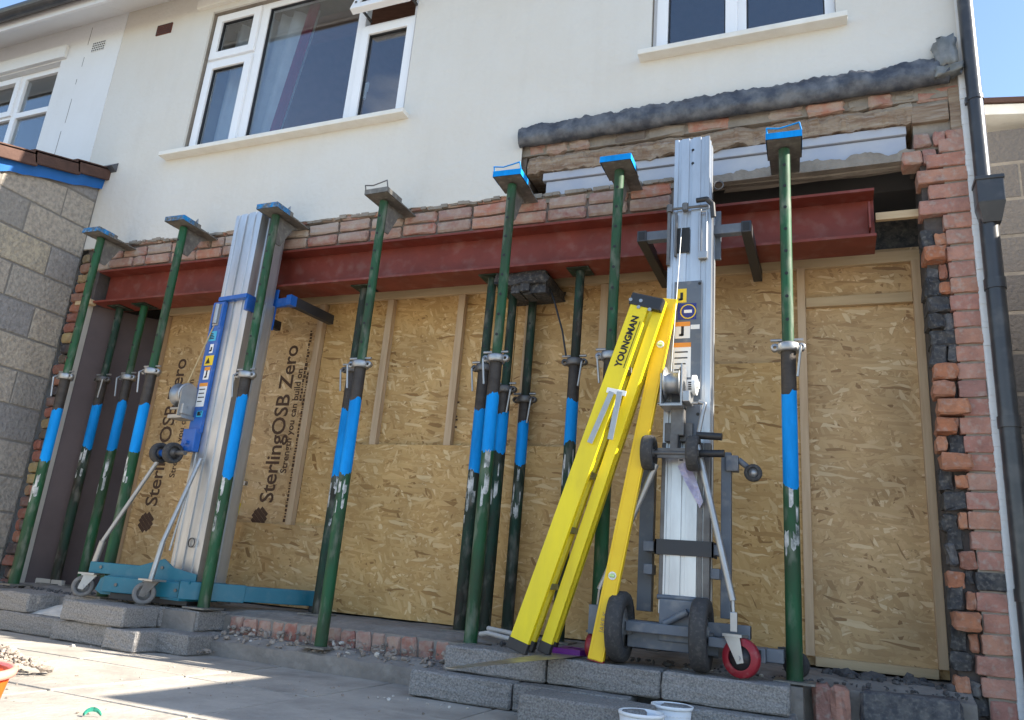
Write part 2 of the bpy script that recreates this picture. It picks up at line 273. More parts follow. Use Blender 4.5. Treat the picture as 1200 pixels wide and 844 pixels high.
def wloc(o):
    l = Vector(o.location)
    while o.parent: o = o.parent; l += Vector(o.location)
    return l
def link(name, me, parent=None, loc=None, world=False):
    """world=True: mesh coordinates are world coordinates, parent only translated"""
    o = bpy.data.objects.new(name, me); C.objects.link(o)
    if loc is not None: o.location = loc
    if parent:
        o.parent = parent
        if world: o.location = Vector(o.location) - wloc(parent)
    return o
def tag(o, label=None, cat=None, group=None, kind=None):
    if label: o['label'] = label
    if cat: o['category'] = cat
    if group: o['group'] = group
    if kind: o['kind'] = kind
    return o
def thing(name, label, cat, loc=(0, 0, 0), rz=0, group=None):
    o = bpy.data.objects.new(name, None); C.objects.link(o); o.location = loc; o.rotation_euler = (0, 0, rz); o.empty_display_size = 0.05
    return tag(o, label, cat, group)
def text_mesh(name, body, size, M, matname, ext=0.0006, bold=0.0, spacing=1.0, shear=0.0):
    cu = bpy.data.curves.new(name, 'FONT'); cu.body = body; cu.size = size; cu.extrude = ext; cu.offset = bold; cu.space_character = spacing; cu.shear = shear; cu.resolution_u = 3
    ob = bpy.data.objects.new(name+'_tmp', cu); C.objects.link(ob)
    dg = bpy.context.evaluated_depsgraph_get(); me = bpy.data.meshes.new_from_object(ob.evaluated_get(dg)); me.name = name
    bpy.data.objects.remove(ob); bpy.data.curves.remove(cu)
    me.transform(M); me.materials.clear(); me.materials.append(MATS[matname]); return me
def basis(o, u, v):
    """matrix taking text x->u, y->v with origin o"""
    u = Vector(u).normalized(); v = Vector(v); v = (v-u*v.dot(u)).normalized(); n = u.cross(v)
    return Matrix(((u.x, v.x, n.x, o[0]), (u.y, v.y, n.y, o[1]), (u.z, v.z, n.z, o[2]), (0, 0, 0, 1)))

# rough brick / block meshes with unit size, shared
def rough_unit(seed, jit, cuts=1, bev=0.05, dims=(0.215, 0.1, 0.065), chip=0.0):
    """bevelled box of given dims, jittered; returned centred on origin"""
    r = random.Random(seed); bm = bmesh.new(); bmesh.ops.create_cube(bm, size=1)
    for v in bm.verts: v.co = Vector((v.co.x*dims[0], v.co.y*dims[1], v.co.z*dims[2]))
    bmesh.ops.bevel(bm, geom=bm.edges[:], offset=bev*dims[2], segments=1, affect='EDGES')
    if cuts: bmesh.ops.subdivide_edges(bm, edges=[e for e in bm.edges if e.calc_length() > 0.03], cuts=cuts, use_grid_fill=True)
    for v in bm.verts:
        v.co += Vector((r.uniform(-1, 1), r.uniform(-1, 1), r.uniform(-1, 1)))*jit
        if chip and v.co.x > dims[0]*0.25: v.co.x += r.uniform(-chip, chip*0.3)
    return bm
def unit_mesh(name, matn, seed, **k):
    bm = rough_unit(seed, **k); me = bpy.data.meshes.new(name); bm.to_mesh(me); bm.free(); me.materials.append(MATS[matn]); return me
BR = {}
def brick_piece(kind, size, centre, parent, name='brick', rz=0, ry=0, jit=0.0025, chip=0.0, bev=0.06, cuts=1, mats=None):
    key = (kind, round(size[0]*40), round(size[1]*40), round(size[2]*80), chip > 0)
    lst = BR.setdefault(key, [])
    if len(lst) < 4: lst.append(unit_mesh(name, kind, len(BR)*7+len(lst), jit=jit, cuts=cuts, bev=bev, dims=size, chip=chip)); me = lst[-1]
    else: me = rnd.choice(lst)
    o = link(name, me, parent, centre, True); o.rotation_euler = (0, ry, rz); return o

def wall_panel(mb, x0, x1, z0, z1, holes, yf, yb, mi=0, bottom=None):
    """front sheet with rectangular holes + reveals, facade plane y=yf, depth to yb"""
    xs = sorted({x0, x1, *[h[0] for h in holes], *[h[1] for h in holes]}); zs = sorted({z0, z1, *[h[2] for h in holes], *[h[3] for h in holes]})
    for i in range(len(xs)-1):
        for j in range(len(zs)-1):
            cx, cz = (xs[i]+xs[i+1])/2, (zs[j]+zs[j+1])/2
            if any(h[0] < cx < h[1] and h[2] < cz < h[3] for h in holes): continue
            for y in (yf, yb):
                mb.add([(xs[i], y, zs[j]), (xs[i+1], y, zs[j]), (xs[i+1], y, zs[j+1]), (xs[i], y, zs[j+1])], [(0, 1, 2, 3)], mi)
    for h in holes+[(x0, x1, z0, z1)]:
        a, b, c, d = h
        for (p, q) in (((a, c), (b, c)), ((b, c), (b, d)), ((b, d), (a, d)), ((a, d), (a, c))):
            mb.add([(p[0], yf, p[1]), (q[0], yf, q[1]), (q[0], yb, q[1]), (p[0], yb, p[1])], [(0, 1, 2, 3)], mi)

# ================================================================== SETTING
g = MB(); g.add([(-80, -80, -0.03), (80, -80, -0.03), (80, 80, -0.03), (-80, 80, -0.03)], [(0, 1, 2, 3)]); tag(g.build('ground', 'soil'), kind='structure')
pb = MB(); pb.box((-5.4, -6.5, -0.028), (3.2, -0.26, -0.008)); patio = tag(pb.build('patio', 'mortar'), kind='structure')
# paving slabs, a little uneven
sl_m = []
for k in range(6):
    q = MB(); q.box((-0.2955, -0.2955, -0.03), (0.2955, 0.2955, 0.0), bev=0.004); sl_m.append(q.mesh('paving_slab', 'slab'))
for i in range(14):
    for j in range(10):
        X = -5.13+i*0.602; Yc = -0.578-j*0.602
        o = link('paving_slab', rnd.choice(sl_m), patio, (X, Yc, rnd.uniform(-0.003, 0.001)), True)
        o.rotation_euler = (rnd.uniform(-.003, .003), rnd.uniform(-.003, .003), rnd.choice((0, PI/2, PI)))

# concrete footing / step along the opening
def noisy_slab(name, x0, x1, y0, y1, zf, matn, nx, ny, amp, z0=-0.02, fr=9):
    mb = MB(); vs = []
    for j in range(ny+1):
        for i in range(nx+1):
            x = x0+(x1-x0)*i/nx; y = y0+(y1-y0)*j/ny
            if 0 < i < nx: x += rnd.uniform(-.3, .3)*(x1-x0)/nx
            if j == 0: y += noise.noise(Vector((x*5, 3, 1)))*0.012
            z = zf(x, y)+amp*noise.fractal(Vector((x*fr, y*fr, 2.3)), 0.8, 2, 4)
            vs.append((x, y, z))
    W = nx+1; fs = [(j*W+i, j*W+i+1, (j+1)*W+i+1, (j+1)*W+i) for j in range(ny) for i in range(nx)]
    mb.add(vs, fs)
    for i in range(nx):
        a, b = vs[i], vs[i+1]; mb.add([a, b, (b[0], b[1], z0), (a[0], a[1], z0)], [(0, 3, 2, 1)])
    for j in range(ny):
        for i in (0, nx):
            a, b = vs[j*W+i], vs[(j+1)*W+i]; mb.add([a, b, (b[0], b[1], z0), (a[0], a[1], z0)], [(0, 1, 2, 3)])
    return mb.build(name, matn)
tag(noisy_slab('footing', -4.95, 0.45, -0.115, 0.9, lambda x, y: 0.185+min(0.03, max(0, (y+0.1)*0.3)), 'screed', 110, 20, 0.005), kind='structure')
tag(noisy_slab('concrete_step', -3.0, -1.42, -0.28, -0.08, lambda x, y: 0.070+min(0.03, (y+0.28)*0.4), 'screed', 60, 8, 0.006), kind='structure')
tag(noisy_slab('rubble_bed', -4.9, -2.98, -0.30, -0.10, lambda x, y: 0.19, 'screed', 60, 8, 0.006), kind='structure')
tag(noisy_slab('rubble_bed', -1.46, -0.12, -0.30, -0.10, lambda x, y: 0.19, 'screed', 50, 8, 0.006), kind='structure')

# ================================================================== HOUSE
H = thing('house', 'cream rendered house with two upstairs windows above a propped wall opening', 'house', (-2.2, 0.15, 0))
WL = (-4.175, -2.37, 3.165, 4.38); WR = (-0.835, 0.095, 3.262, 4.25)
XR = 0.605; XB = -5.105                         # right end of the house, party line at the left
# render skin with ragged lower edge
zb = lambda x: 2.515+0.012*noise.fractal(Vector((x*7, 0, 0)), 0.9, 2, 5)+0.02*noise.noise(Vector((x*1.7, 5, 0)))
rb = MB()
wall_panel(rb, XB, XR, 3.0, 4.62, [WL, WR], 0.0, 0.016)
FL, FRt = -1.545, 0.60                           # cut-out under the lead flashing
def strip(mb, x0, x1, ztop, zbf, yf, yb, n):
    vs = []
    for i in range(n+1):
        x = x0+(x1-x0)*i/n; vs.append((x, zbf(x)))
    for (xa, za), (xc, zc) in zip(vs[:-1], vs[1:]):
        mb.add([(xa, yf, za), (xc, yf, zc), (xc, yf, ztop), (xa, yf, ztop), (xa, yb, za), (xc, yb, zc)], [(0, 1, 2, 3), (0, 4, 5, 1)])
strip(rb, -4.93, FL, 3.0, zb, 0.0, 0.016, 160)
strip(rb, FL, XR, 3.0, lambda x: 2.86+0.008*noise.noise(Vector((x*8, 0, 2))), 0.0, 0.016, 40)
rb.build('wall_render', 'render_cream', H, world=True)
# masonry core behind the render (upper wall) and the outer bricks above the steel
FL = -1.545
cb = MB(); wall_panel(cb, XB, XR-0.01, 2.76, 4.62, [WL, WR], 0.018, 0.28)
cb.box((-4.90, 0.030, 2.327), (FL+.02, 0.24, 2.758), 1); cb.box((FL+.02, 0.030, 2.327), (-0.66, 0.24, 2.49), 1); cb.box((0.40, 0.03, 2.5), (XR-0.012, 0.28, 2.758))
cb.build('wall_core', ['mortar', 'mortar_band'], H, world=True)
sb = MB(); sb.box((XR-0.13, 0.30, 0), (XR, 6.5, 4.62)); sb.build('side_wall', 'render_cream', H, world=True)
sb = MB(); sb.box((XR-0.012, 0.002, 0.10), (XR+0.012, 0.30, 4.62))
sb.build('side_render', 'render_white', H, world=True)
# ragged white render edge running down the pier
eb = MB(); z = 0.12
while z < 2.86:
    wv = 0.010+0.008*abs(noise.noise(Vector((z*9, 0, 0)))); eb.box((XR-wv, -0.004-0.004*rnd.random(), z), (XR+0.0115, 0.03, z+0.0255)); z += 0.026
eb.build('render_edge', 'render_white', H, world=True)
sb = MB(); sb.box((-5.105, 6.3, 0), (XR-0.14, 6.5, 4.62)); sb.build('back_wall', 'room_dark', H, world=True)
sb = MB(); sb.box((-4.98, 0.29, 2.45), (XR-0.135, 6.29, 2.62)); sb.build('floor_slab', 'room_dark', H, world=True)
sb = MB(); sb.box((-5.105, 0.29, 2.63), (-4.99, 6.29, 4.60)); sb.box((-2.2, 0.29, 2.63), (-2.1, 6.29, 4.60)); sb.build('party_wall', 'plaster', H, world=True)
sb = MB(); sb.box((-5.10, 0.31, 0), (-4.985, 6.29, 2.44)); sb.build('inner_party_wall', 'plaster', H, world=True)
# eaves and roof
ev = MB(); ev.prism([(0.02, 4.620), (-0.27, 4.462), (-0.27, 4.482), (0.02, 4.640)], 'X', -5.1, 0.72); ev.build('soffit', 'upvc', H, world=True)
ev = MB(); ev.box((-5.1, -0.290, 4.447), (0.72, -0.271, 4.62)); ev.build('fascia', 'upvc', H, world=True)
ev = MB(); n = 10
for i in range(n):
    a0 = PI+PI*i/n; a1 = PI+PI*(i+1)/n; r = 0.056
    p0 = (-0.349+r*math.cos(a0), 4.548+r*math.sin(a0)); p1 = (-0.349+r*math.cos(a1), 4.548+r*math.sin(a1))
    ev.add([(-8.5, *p0), (0.74, *p0), (0.74, *p1), (-8.5, *p1)], [(0, 1, 2, 3)])
ev.build('gutter', 'pipe_black', H, world=True)
ev = MB(); ev.add([(-8.5, -0.34, 4.63), (0.75, -0.34, 4.63), (0.75, 3.4, 7.2), (-8.5, 3.4, 7.2), (0.75, 6.9, 4.82), (-8.5, 6.9, 4.82)], [(0, 1, 2, 3), (3, 2, 4, 5)]); ev.add([(0.6, 0.0, 4.65), (0.6, 6.9, 4.65), (0.6, 6.9, 4.80), (0.6, 3.4, 7.15), (0.6, 0.0, 4.83)], [(0, 1, 2, 3, 4)])
ev.build('roof', 'roof_tile', H, world=True)

# ---- windows
def frame_rect(mb, x0, x1, z0, z1, t, y0, y1, mi=0, bev=0.004):
    mb.box((x0, y0, z0), (x0+t, y1, z1), mi, bev=bev); mb.box((x1-t, y0, z0), (x1, y1, z1), mi, bev=bev)
    mb.box((x0+t-.002, y0+.001, z0), (x1-t+.002, y1-.001, z0+t), mi, bev=bev); mb.box((x0+t-.002, y0+.001, z1-t), (x1-t+.002, y1-.001, z1), mi, bev=bev)
def pane(parent, x0, x1, z0, z1, y):
    mb = MB(); mb.box((x0, y, z0), (x1, y+0.006, z1)); return mb.build('pane', 'glass', parent, world=True)
def gasket(mb, x0, x1, z0, z1, y):
    t = 0.007
    mb.box((x0, y, z0), (x0+t, y+.02, z1), 1); mb.box((x1-t, y, z0), (x1, y+.02, z1), 1); mb.box((x0, y, z0), (x1, y+.02, z0+t), 1); mb.box((x0, y, z1-t), (x1, y+.02, z1), 1)
def win_handle(parent, x, z, y):
    mb = MB(); mb.box((x-.010, y-.012, z-.04), (x+.010, y, z+.03), bev=.003); mb.box((x-.007, y-.03, z-.11), (x+.009, y-.012, z+.01), bev=.004); mb.build('window_handle', 'upvc', parent, world=True)

# left upstairs window: vent over casement, big fixed light, open vent over casement
a, b, c, d = WL; YF = 0.045
fm = MB(); frame_rect(fm, a, b, c, d, 0.048, YF, YF+0.06)
fm.box((-3.735, YF+.002, c+.04), (-3.668, YF+.058, d-.04), bev=.004); fm.box((-2.862, YF+.002, c+.04), (-2.80, YF+.058, d-.04), bev=.004)
fm.box((a+.04, YF+.003, 3.925), (-3.73, YF+.057, 3.985), bev=.004); fm.box((-2.81, YF+.003, 3.92), (b-.04, YF+.057, 3.965), bev=.004)
gasket(fm, -3.668, -2.862, c+.045, d-.045, YF+.012)
wl = fm.build('window', ['upvc', 'black_plastic'], H, world=True); wl['label'] = 'wide white plastic window with open top vent'
pane(wl, -3.668, -2.862, c+.048, d-.048, YF+.025)
for (x0, x1, z0, z1) in ((a+.022, -3.735, c+.022, 3.945), (a+.022, -3.735, 3.972, d-.02), (-2.805, b-.022, c+.022, 3.935)):
    s_ = MB(); frame_rect(s_, x0, x1, z0, z1, 0.06, YF-.018, YF+.03); gasket(s_, x0+.06, x1-.06, z0+.06, z1-.06, YF-.002); so_ = s_.build('sash', ['upvc', 'black_plastic'], wl, world=True)
    pane(wl, x0+.062, x1-.062, z0+.062, z1-.062, YF+.008)
# open top-hung vent
hz = 4.335; s_ = MB(); frame_rect(s_, 0, 0.435, -0.385, 0, 0.055, -0.024, 0.022)
gasket(s_, .055, .38, -.32, -.055, -.01)
op = s_.build('open_sash', ['upvc', 'black_plastic'], wl); op.location = Vector((-2.82, YF-.01, hz))-wloc(wl); op.rotation_euler = (math.radians(-19), 0, 0)
q = MB(); q.box((.057, .0, -.318), (.378, .006, -.057)); po = q.build('pane', 'glass', wl); po.location = op.location; po.rotation_euler = op.rotation_euler
for x in (-2.79, -2.41):
    q = MB(); q.box((x-.006, -0.10, 4.03), (x+.006, YF+.05, 4.045)); q.build('window_stay', 'galv_dark', wl, world=True)
win_handle(wl, -2.745, 3.52, YF+.06)
q = MB(); q.box((a-.13, -0.075, c-.028), (b+.045, YF+.02, c+.004), bev=.004); q.build('window_sill', 'sill_paint', wl, world=True)
q = MB(); q.box((a-.15, -0.03, d+.045), (b+.10, 0.03, d+.12), bev=.004); q.build('window_head', 'sill_paint', wl, world=True)
# right upstairs window
a, b, c, d = WR
fm = MB(); frame_rect(fm, a, b, c, d, 0.05, YF, YF+.06); fm.box((-.385, YF+.002, c+.04), (-.338, YF+.058, d-.04), bev=.004); gasket(fm, -.338, b-.05, c+.046, d-.046, YF+.012)
wr = fm.build('window', ['upvc', 'black_plastic'], H, world=True); wr['label'] = 'two light white plastic window over the grey flashing'
pane(wr, -.338, b-.05, c+.05, d-.05, YF+.025)
s_ = MB(); frame_rect(s_, a+.022, -.382, c+.022, d-.022, .062, YF-.018, YF+.03); gasket(s_, a+.084, -.444, c+.084, d-.084, YF-.002); s_.build('sash', ['upvc', 'black_plastic'], wr, world=True)
pane(wr, a+.084, -.444, c+.084, d-.084, YF+.008)
q = MB(); q.box((a-.055, -0.07, c-.028), (b+.05, YF+.02, c+.004), bev=.004); q.build('window_sill', 'sill_paint', wr, world=True)
# curtains
def curtain(x0, x1, z0, z1, y, matn, label, taper=0.0, fold=0.03, shear=0.0):
    mb = MB(); n, m = 36, 10; vs = []
    for j in range(m+1):
        t = j/m; z_ = z0+(z1-z0)*t; xr = x1-(x1-x0)*taper*(1-t)
        for i in range(n+1):
            u = i/n; vs.append((x0+(xr-x0)*u-shear*(1-t), y+fold*math.sin(u*38+math.sin(t*2)*0.8)+0.01*math.sin(u*91), z_))
    mb.add(vs, [(j*(n+1)+i, j*(n+1)+i+1, (j+1)*(n+1)+i+1, (j+1)*(n+1)+i) for j in range(m) for i in range(n)], smooth=True)
    return tag(mb.build('curtain', matn), label, 'curtain')
curtain(-4.13, -3.36, 3.12, 4.40, 0.20, 'curtain_white', 'white net curtain drawn aside in the wide upstairs window', taper=0.25)
curtain(-3.40, -3.32, 3.12, 4.40, 0.16, 'curtain_red', 'dark red curtain edge beside the white net', fold=.01, shear=.19)

# ---- air bricks
def air_brick(parent, x0, x1, z0, z1, matn, nx, nz):
    mb = MB(); mb.box((x0, -0.008, z0), (x1, 0.02, z1), 0, bev=.003)
    for i in range(nx):
        for j in range(nz):
            x = x0+(i+.5)*(x1-x0)/nx; z_ = z0+(j+.5)*(z1-z0)/nz; w2 = (x1-x0)/nx*.28; h2 = (z1-z0)/nz*.28
            mb.box((x-w2, -0.0095, z_-h2), (x+w2, -0.0075, z_+h2), 1)
    return mb.build('air_brick', [matn, 'ink_black'], parent, world=True)
air_brick(H, -4.73, -4.575, 4.293, 4.385, 'airbrick_red', 9, 5)

# ---- exposed bricks above the steel (two to three courses)
for k in range(3):
    zc = 2.335+0.006+0.037+k*0.077
    x = -4.86+(0.11 if k % 2 else 0); 
    while x < -0.66:
        L_ = 0.215 if rnd.random() > 0.22 else 0.105
        if x+L_ > -0.66: break
        if k == 2 and zc > zb(x)+0.02 and x < -1.55: pass
        if k < 2 or (x < -1.6):
            o = brick_piece('brick_face', (L_-0.004, 0.10, 0.064), (x+L_/2, 0.060+rnd.uniform(-.006, .005), zc+rnd.uniform(-.003, .003)), H, ry=rnd.uniform(-.015, .015), jit=0.0045, bev=0.14)
        x += L_+0.010
# rough mortar crust along the broken edge of the render
cm = MB()
for i in range(150):
    x = rnd.uniform(-4.8, -0.7); zc = zb(x) if x < FL else 2.50
    r = rnd.uniform(0.006, 0.016); cm.box((x-r*1.6, rnd.uniform(-.002, .004), zc-r*1.1), (x+r*1.6, 0.03, zc+r*0.5), M=None)
tag(cm.build('broken_render_crumbs', 'mortar', H, world=True), kind='stuff')

# ---- cut-out at the right: timber plate, old white frame, lead flashing
tb = MB(); n = 160; vs = []
for i in range(n+1):
    x = FL+0.03+(0.40-FL-0.03)*i/n
    zt = 2.752+0.014*noise.fractal(Vector((x*6, 1, 0)), .8, 2, 4); zl = 2.648+0.022*noise.fractal(Vector((x*9, 7, 0)), .7, 2, 5)
    yy = 0.012+0.016*noise.fractal(Vector((x*6, 3, 0)), .6, 2, 5)
    vs += [(x, yy+.018, zt), (x, yy+0.016*noise.fractal(Vector((x*16, 0, 0)), .7, 2, 3), zt-.03), (x, yy+0.018*noise.fractal(Vector((x*16, 4, 0)), .7, 2, 3), (zt+zl)/2+.015*noise.noise(Vector((x*11, 2, 0)))), (x, yy+.008+0.006*noise.noise(Vector((x*20, 9, 0))), zl), (x, .26, zl), (x, .26, zt)]
fs = [(i*6+k, (i+1)*6+k, (i+1)*6+(k+1) % 6, i*6+(k+1) % 6) for i in range(n) for k in range(6)]+[tuple(range(6)), tuple(n*6+k for k in range(5, -1, -1))]
tb.add(vs, fs); tb.build('timber_plate', 'old_timber', H, world=True)
x = FL+.035
while x < .56:
    L_ = rnd.choice((.10, .13, .18, .21))
    if rnd.random() > .12: brick_piece(rnd.choice(('brick_face', 'brick_face', 'mortar', 'mortar_band')), (L_-.012, .10, .060), (x+L_/2, .058+rnd.uniform(-.010, .010), 2.790+rnd.uniform(-.006, .004)), H, ry=rnd.uniform(-.03, .03), jit=.006, bev=.15)
    x += L_
tb = MB(); tb.box((FL+.03, .045, 2.74), (.56, .2, 2.85)); tb.build('plate_bedding', 'mortar_band', H, world=True)
tb = MB(); tb.box((0.395, 0.006, 2.635), (0.545, 0.2, 2.725), bev=.004); tb.box((0.549, 0.010, 2.56), (0.600, 0.03, 2.80), bev=.006); tb.build('timber_packer', 'old_timber', H, world=True)
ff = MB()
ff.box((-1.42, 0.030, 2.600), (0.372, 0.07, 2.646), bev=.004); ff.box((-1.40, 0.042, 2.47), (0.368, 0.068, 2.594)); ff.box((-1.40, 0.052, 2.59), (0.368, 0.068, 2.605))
fr_ = ff.build('old_window_frame', 'frame_shaded', H, world=True)
pf = MB(); vs = []
n = 150
for i in range(n+1):
    x = -1.42+(0.40+1.42)*i/n; zt = 2.500+0.032*noise.fractal(Vector((x*8, 2, 0)), .8, 2, 5)+(0.012 if x > -.4 else 0); vs.append((x, zt))
for (xa, za), (xc, zc) in zip(vs[:-1], vs[1:]):
    pf.add([(xa, .018, 2.455), (xc, .018, 2.455), (xc, .022, zc), (xa, .022, za), (xa, .06, za), (xc, .06, zc), (xa, .1, 2.455), (xc, .1, 2.455)], [(0, 1, 2, 3), (3, 2, 5, 4), (0, 6, 7, 1)], 0)
pf.build('mortar_bed', 'mortar', H, world=True)
# lead flashing: a long crumpled roll
lf = MB(); n, m = 260, 18; vs = []
for i in range(n+1):
    x = FL-.01+(0.565-FL)*i/n
    for k in range(m):
        t = PI*0.62-2*PI*k/m*0.999
        ry_, rz_ = 0.042, 0.062
        w1 = 1+(0.30 if math.sin(t) > 0 else 0.10)*noise.fractal(Vector((x*7, math.cos(t)*1.6, math.sin(t)*1.6)), .6, 2.1, 5)
        top = 0.030*abs(noise.noise(Vector((x*8, 7, 0))))*max(0, math.sin(t))+0.014*max(0, noise.noise(Vector((x*31, 2, math.cos(t)*2)))) if math.sin(t) > .2 else 0
        vs.append((x, -0.016+ry_*w1*math.cos(t), 2.862+0.010*(x+1.5)/2+rz_*w1*math.sin(t)+top))
lf.add(vs, [(i*m+k, (i+1)*m+k, (i+1)*m+(k+1) % m, i*m+(k+1) % m) for i in range(n) for k in range(m)]+[tuple(range(m)), tuple(n*m+k for k in range(m))], smooth=True)
lf.build('lead_flashing', 'lead', H, world=True)
lp = MB(); bmq = rough_unit(5, 0.012, 2, 0.1, (0.085, 0.07, 0.16)); bmq.verts.index_update(); lp.add([(v.co.x+0.545, v.co.y-0.03, v.co.z+2.955) for v in bmq.verts], [[v.index for v in f.verts] for f in bmq.faces], smooth=True); bmq.free()
bmq = rough_unit(9, 0.010, 2, 0.1, (0.11, 0.06, 0.05)); bmq.verts.index_update(); lp.add([(v.co.x+0.55, v.co.y-0.03, v.co.z+2.855-v.co.x*-.25) for v in bmq.verts], [[v.index for v in f.verts] for f in bmq.faces], smooth=True); bmq.free()
lp.build('flashing_end', 'plastic_grey', H, world=True)

# ---- right pier: toothed brickwork
pc = MB(); pc.box((0.418, 0.042, 0.02), (.505, 0.29, 2.5)); pc.build('pier_core', 'mortar_dark', H, world=True)
pc = MB(); pc.box((0.506, 0.011, 0.02), (XR-0.013, 0.29, 2.5)); pc.build('pier_core', 'mortar', H, world=True)
CH = 0.0755; ncourse = 33
for k in range(ncourse):
    zc = 0.05+CH*(k+.5)
    if zc > 2.60: break
    # outer brick, clean face
    xl = 0.497+rnd.uniform(-.012, .012); xr = XR-0.010
    if 28 <= k <= 31: xl = 0.44 if k % 2 else 0.40
    if k == 3: xl = .475
    brick_piece('tar' if k == 7 else 'brick_pier', (xr-xl, 0.10, 0.067), ((xl+xr)/2, 0.052+rnd.uniform(-.003, .003), zc), H, jit=0.002, bev=0.05)
    if k >= 27: continue
    # inner, broken half
    kindsel = rnd.random(); x0 = 0.405+rnd.uniform(-.008, .01)
    if k in (25, 18, 17, 5, 15): brick_piece('brick_broken', (xl-x0-.006, 0.10, 0.066), ((xl+x0)/2-.003, 0.045-rnd.uniform(0, .02), zc), H, ry=rnd.uniform(-.03, .03), jit=.005, bev=.12, chip=.008)
    elif k in (13, 16): brick_piece('brick_broken', (xl-x0+.02, 0.10, 0.066), ((xl+x0)/2+.006, 0.022, zc), H, ry=rnd.uniform(-.03, .03), jit=.005, bev=.12)
    elif k in (11, 20, 22): brick_piece('tar', (xl-x0, 0.1, 0.07), ((xl+x0)/2, 0.062, zc), H, name='mortar_lump', jit=.006, bev=.1)
    else:
        xm = x0+rnd.uniform(.032, .062)
        dark_first = rnd.random() < .3 or k in (19, 21)
        for (p, q, drk) in ((x0, xm, dark_first), (xm+.004, xl-.004, not dark_first or k in (19, 20, 21))):
            if q-p < .015: continue
            if drk: brick_piece('tar', (q-p+rnd.uniform(-.004, .012), 0.09, rnd.choice((.055, .068, .085, .10))), ((p+q)/2+rnd.uniform(-.006, .006), 0.068+rnd.uniform(-.014, .014), zc+rnd.uniform(-.02, .02)), H, name='mortar_lump', jit=.006, bev=.1, ry=rnd.uniform(-.1, .1))
            else: brick_piece('brick_broken', (q-p, 0.09, rnd.choice((.05, .06, .066))), ((p+q)/2, 0.056+rnd.uniform(-.014, .012), zc), H, jit=.004, bev=.08, ry=rnd.uniform(-.06, .06))
# ragged bricks over the void, at the head of the pier
for (x, zc, L_, kk) in [(0.43, 2.545, .07, 'brick_face'), (0.50, 2.545, .05, 'brick_pier'), (.56, 2.545, .07, 'brick_face'), (.385, 2.46, .08, 'brick_face'), (.455, 2.46, .05, 'brick_pier')]:
    brick_piece(kk, (L_, .1, .066), (x, .055, zc), H, jit=.004, bev=.1)
# ragged concrete/mortar under the frame, over the void
vm = MB(); bmq = rough_unit(15, 0.010, 3, 0.1, (0.86, 0.06, 0.024)); bmq.verts.index_update(); vm.add([(v.co.x-.02, v.co.y+.09, v.co.z+2.462) for v in bmq.verts], [[v.index for v in f.verts] for f in bmq.faces]); bmq.free(); vm.build('mortar_ridge', 'mortar', H, world=True)
vm = MB(); vm.box((-.66, .62, 2.10), (.48, .72, 2.45)); vm.build('inner_leaf', 'tar', H, world=True)  # tar colour here stands in for the deep shade inside the void
# brick-on-edge sill of the old opening
for k in range(17):
    x = -2.86+k*0.085
    if x > -1.46: break
    brick_piece('brick_face', (0.078+rnd.uniform(-.004, .002), 0.10, 0.115), (x, -0.075+rnd.uniform(-.012, .006), 0.125+rnd.uniform(-.006, .004)), H, jit=.004, bev=.08, rz=rnd.uniform(-.04, .04))
brick_piece('tar', (.33, .16, .16), (0.235, -0.10, 0.115), H, name='footing_stone', jit=.006, bev=.08)
for x in (-.03, .035): brick_piece('brick_pier', (.062, .14, .15), (x-.03, -0.10, 0.12), H, jit=.005, bev=.08)

# ---- left pier: rough mixed bricks between the block wall and the opening
pc = MB(); pc.box((-4.90, 0.03, 0.15), (-4.735, 0.29, 2.33)); pc.build('pier_core', 'mortar_dark', H, world=True)
for k in range(31):
    zc = 0.19+0.0745*k
    if zc > 2.48: break
    x0 = -4.895+rnd.uniform(-.008, .008); x1 = -4.752+rnd.uniform(-.02, .006)
    if rnd.random() < .6: segs = [(x0, x1)]
    else: xm = rnd.uniform(x0+.05, x1-.05); segs = [(x0, xm-.004), (xm+.004, x1)]
    for (p, q_) in segs: brick_piece('brick_mixed', (q_-p, 0.1, 0.067), ((p+q_)/2, 0.042+rnd.uniform(-.02, .012), zc), H, jit=.005, bev=.15, ry=rnd.uniform(-.03, .03))
sb = MB(); sb.box((-4.752, 0.0, 0.2), (-4.733, 0.045, 2.12)); sb.build('plaster_reveal', 'plaster', H, world=True)

# ================================================================== NEIGHBOUR (left) with block extension
NH = thing('house', 'white painted neighbouring house at the left with a four pane window', 'house', (-6.8, 0.15, 0))
WN = (-7.6, -5.775, 3.34, 4.29)
nb = MB(); wall_panel(nb, -8.5, XB-.001, 2.4, 4.62, [WN], -0.003, 0.28); nb.build('wall', 'render_white', NH, world=True)
nb = MB(); nb.box((-8.5, 0.0, 0), (-4.99, 0.27, 2.39)); nb.build('wall_lower', 'render_white', NH, world=True)
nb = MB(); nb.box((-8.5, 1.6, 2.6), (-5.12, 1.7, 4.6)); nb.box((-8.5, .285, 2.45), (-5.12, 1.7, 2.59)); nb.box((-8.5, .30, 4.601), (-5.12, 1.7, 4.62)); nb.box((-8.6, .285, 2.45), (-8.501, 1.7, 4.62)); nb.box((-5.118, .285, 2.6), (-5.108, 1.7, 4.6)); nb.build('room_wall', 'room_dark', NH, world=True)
nb = MB(); nb.prism([(0.02, 4.620), (-0.27, 4.462), (-0.27, 4.482), (0.02, 4.640)], 'X', -8.5, -5.103); nb.build('soffit', 'upvc', NH, world=True)
nb = MB(); nb.box((-8.5, -0.290, 4.447), (-5.103, -0.271, 4.62)); nb.build('fascia', 'upvc', NH, world=True)
a, b, c, d = WN
fm = MB(); frame_rect(fm, a, b, c, d, .05, YF, YF+.06); 
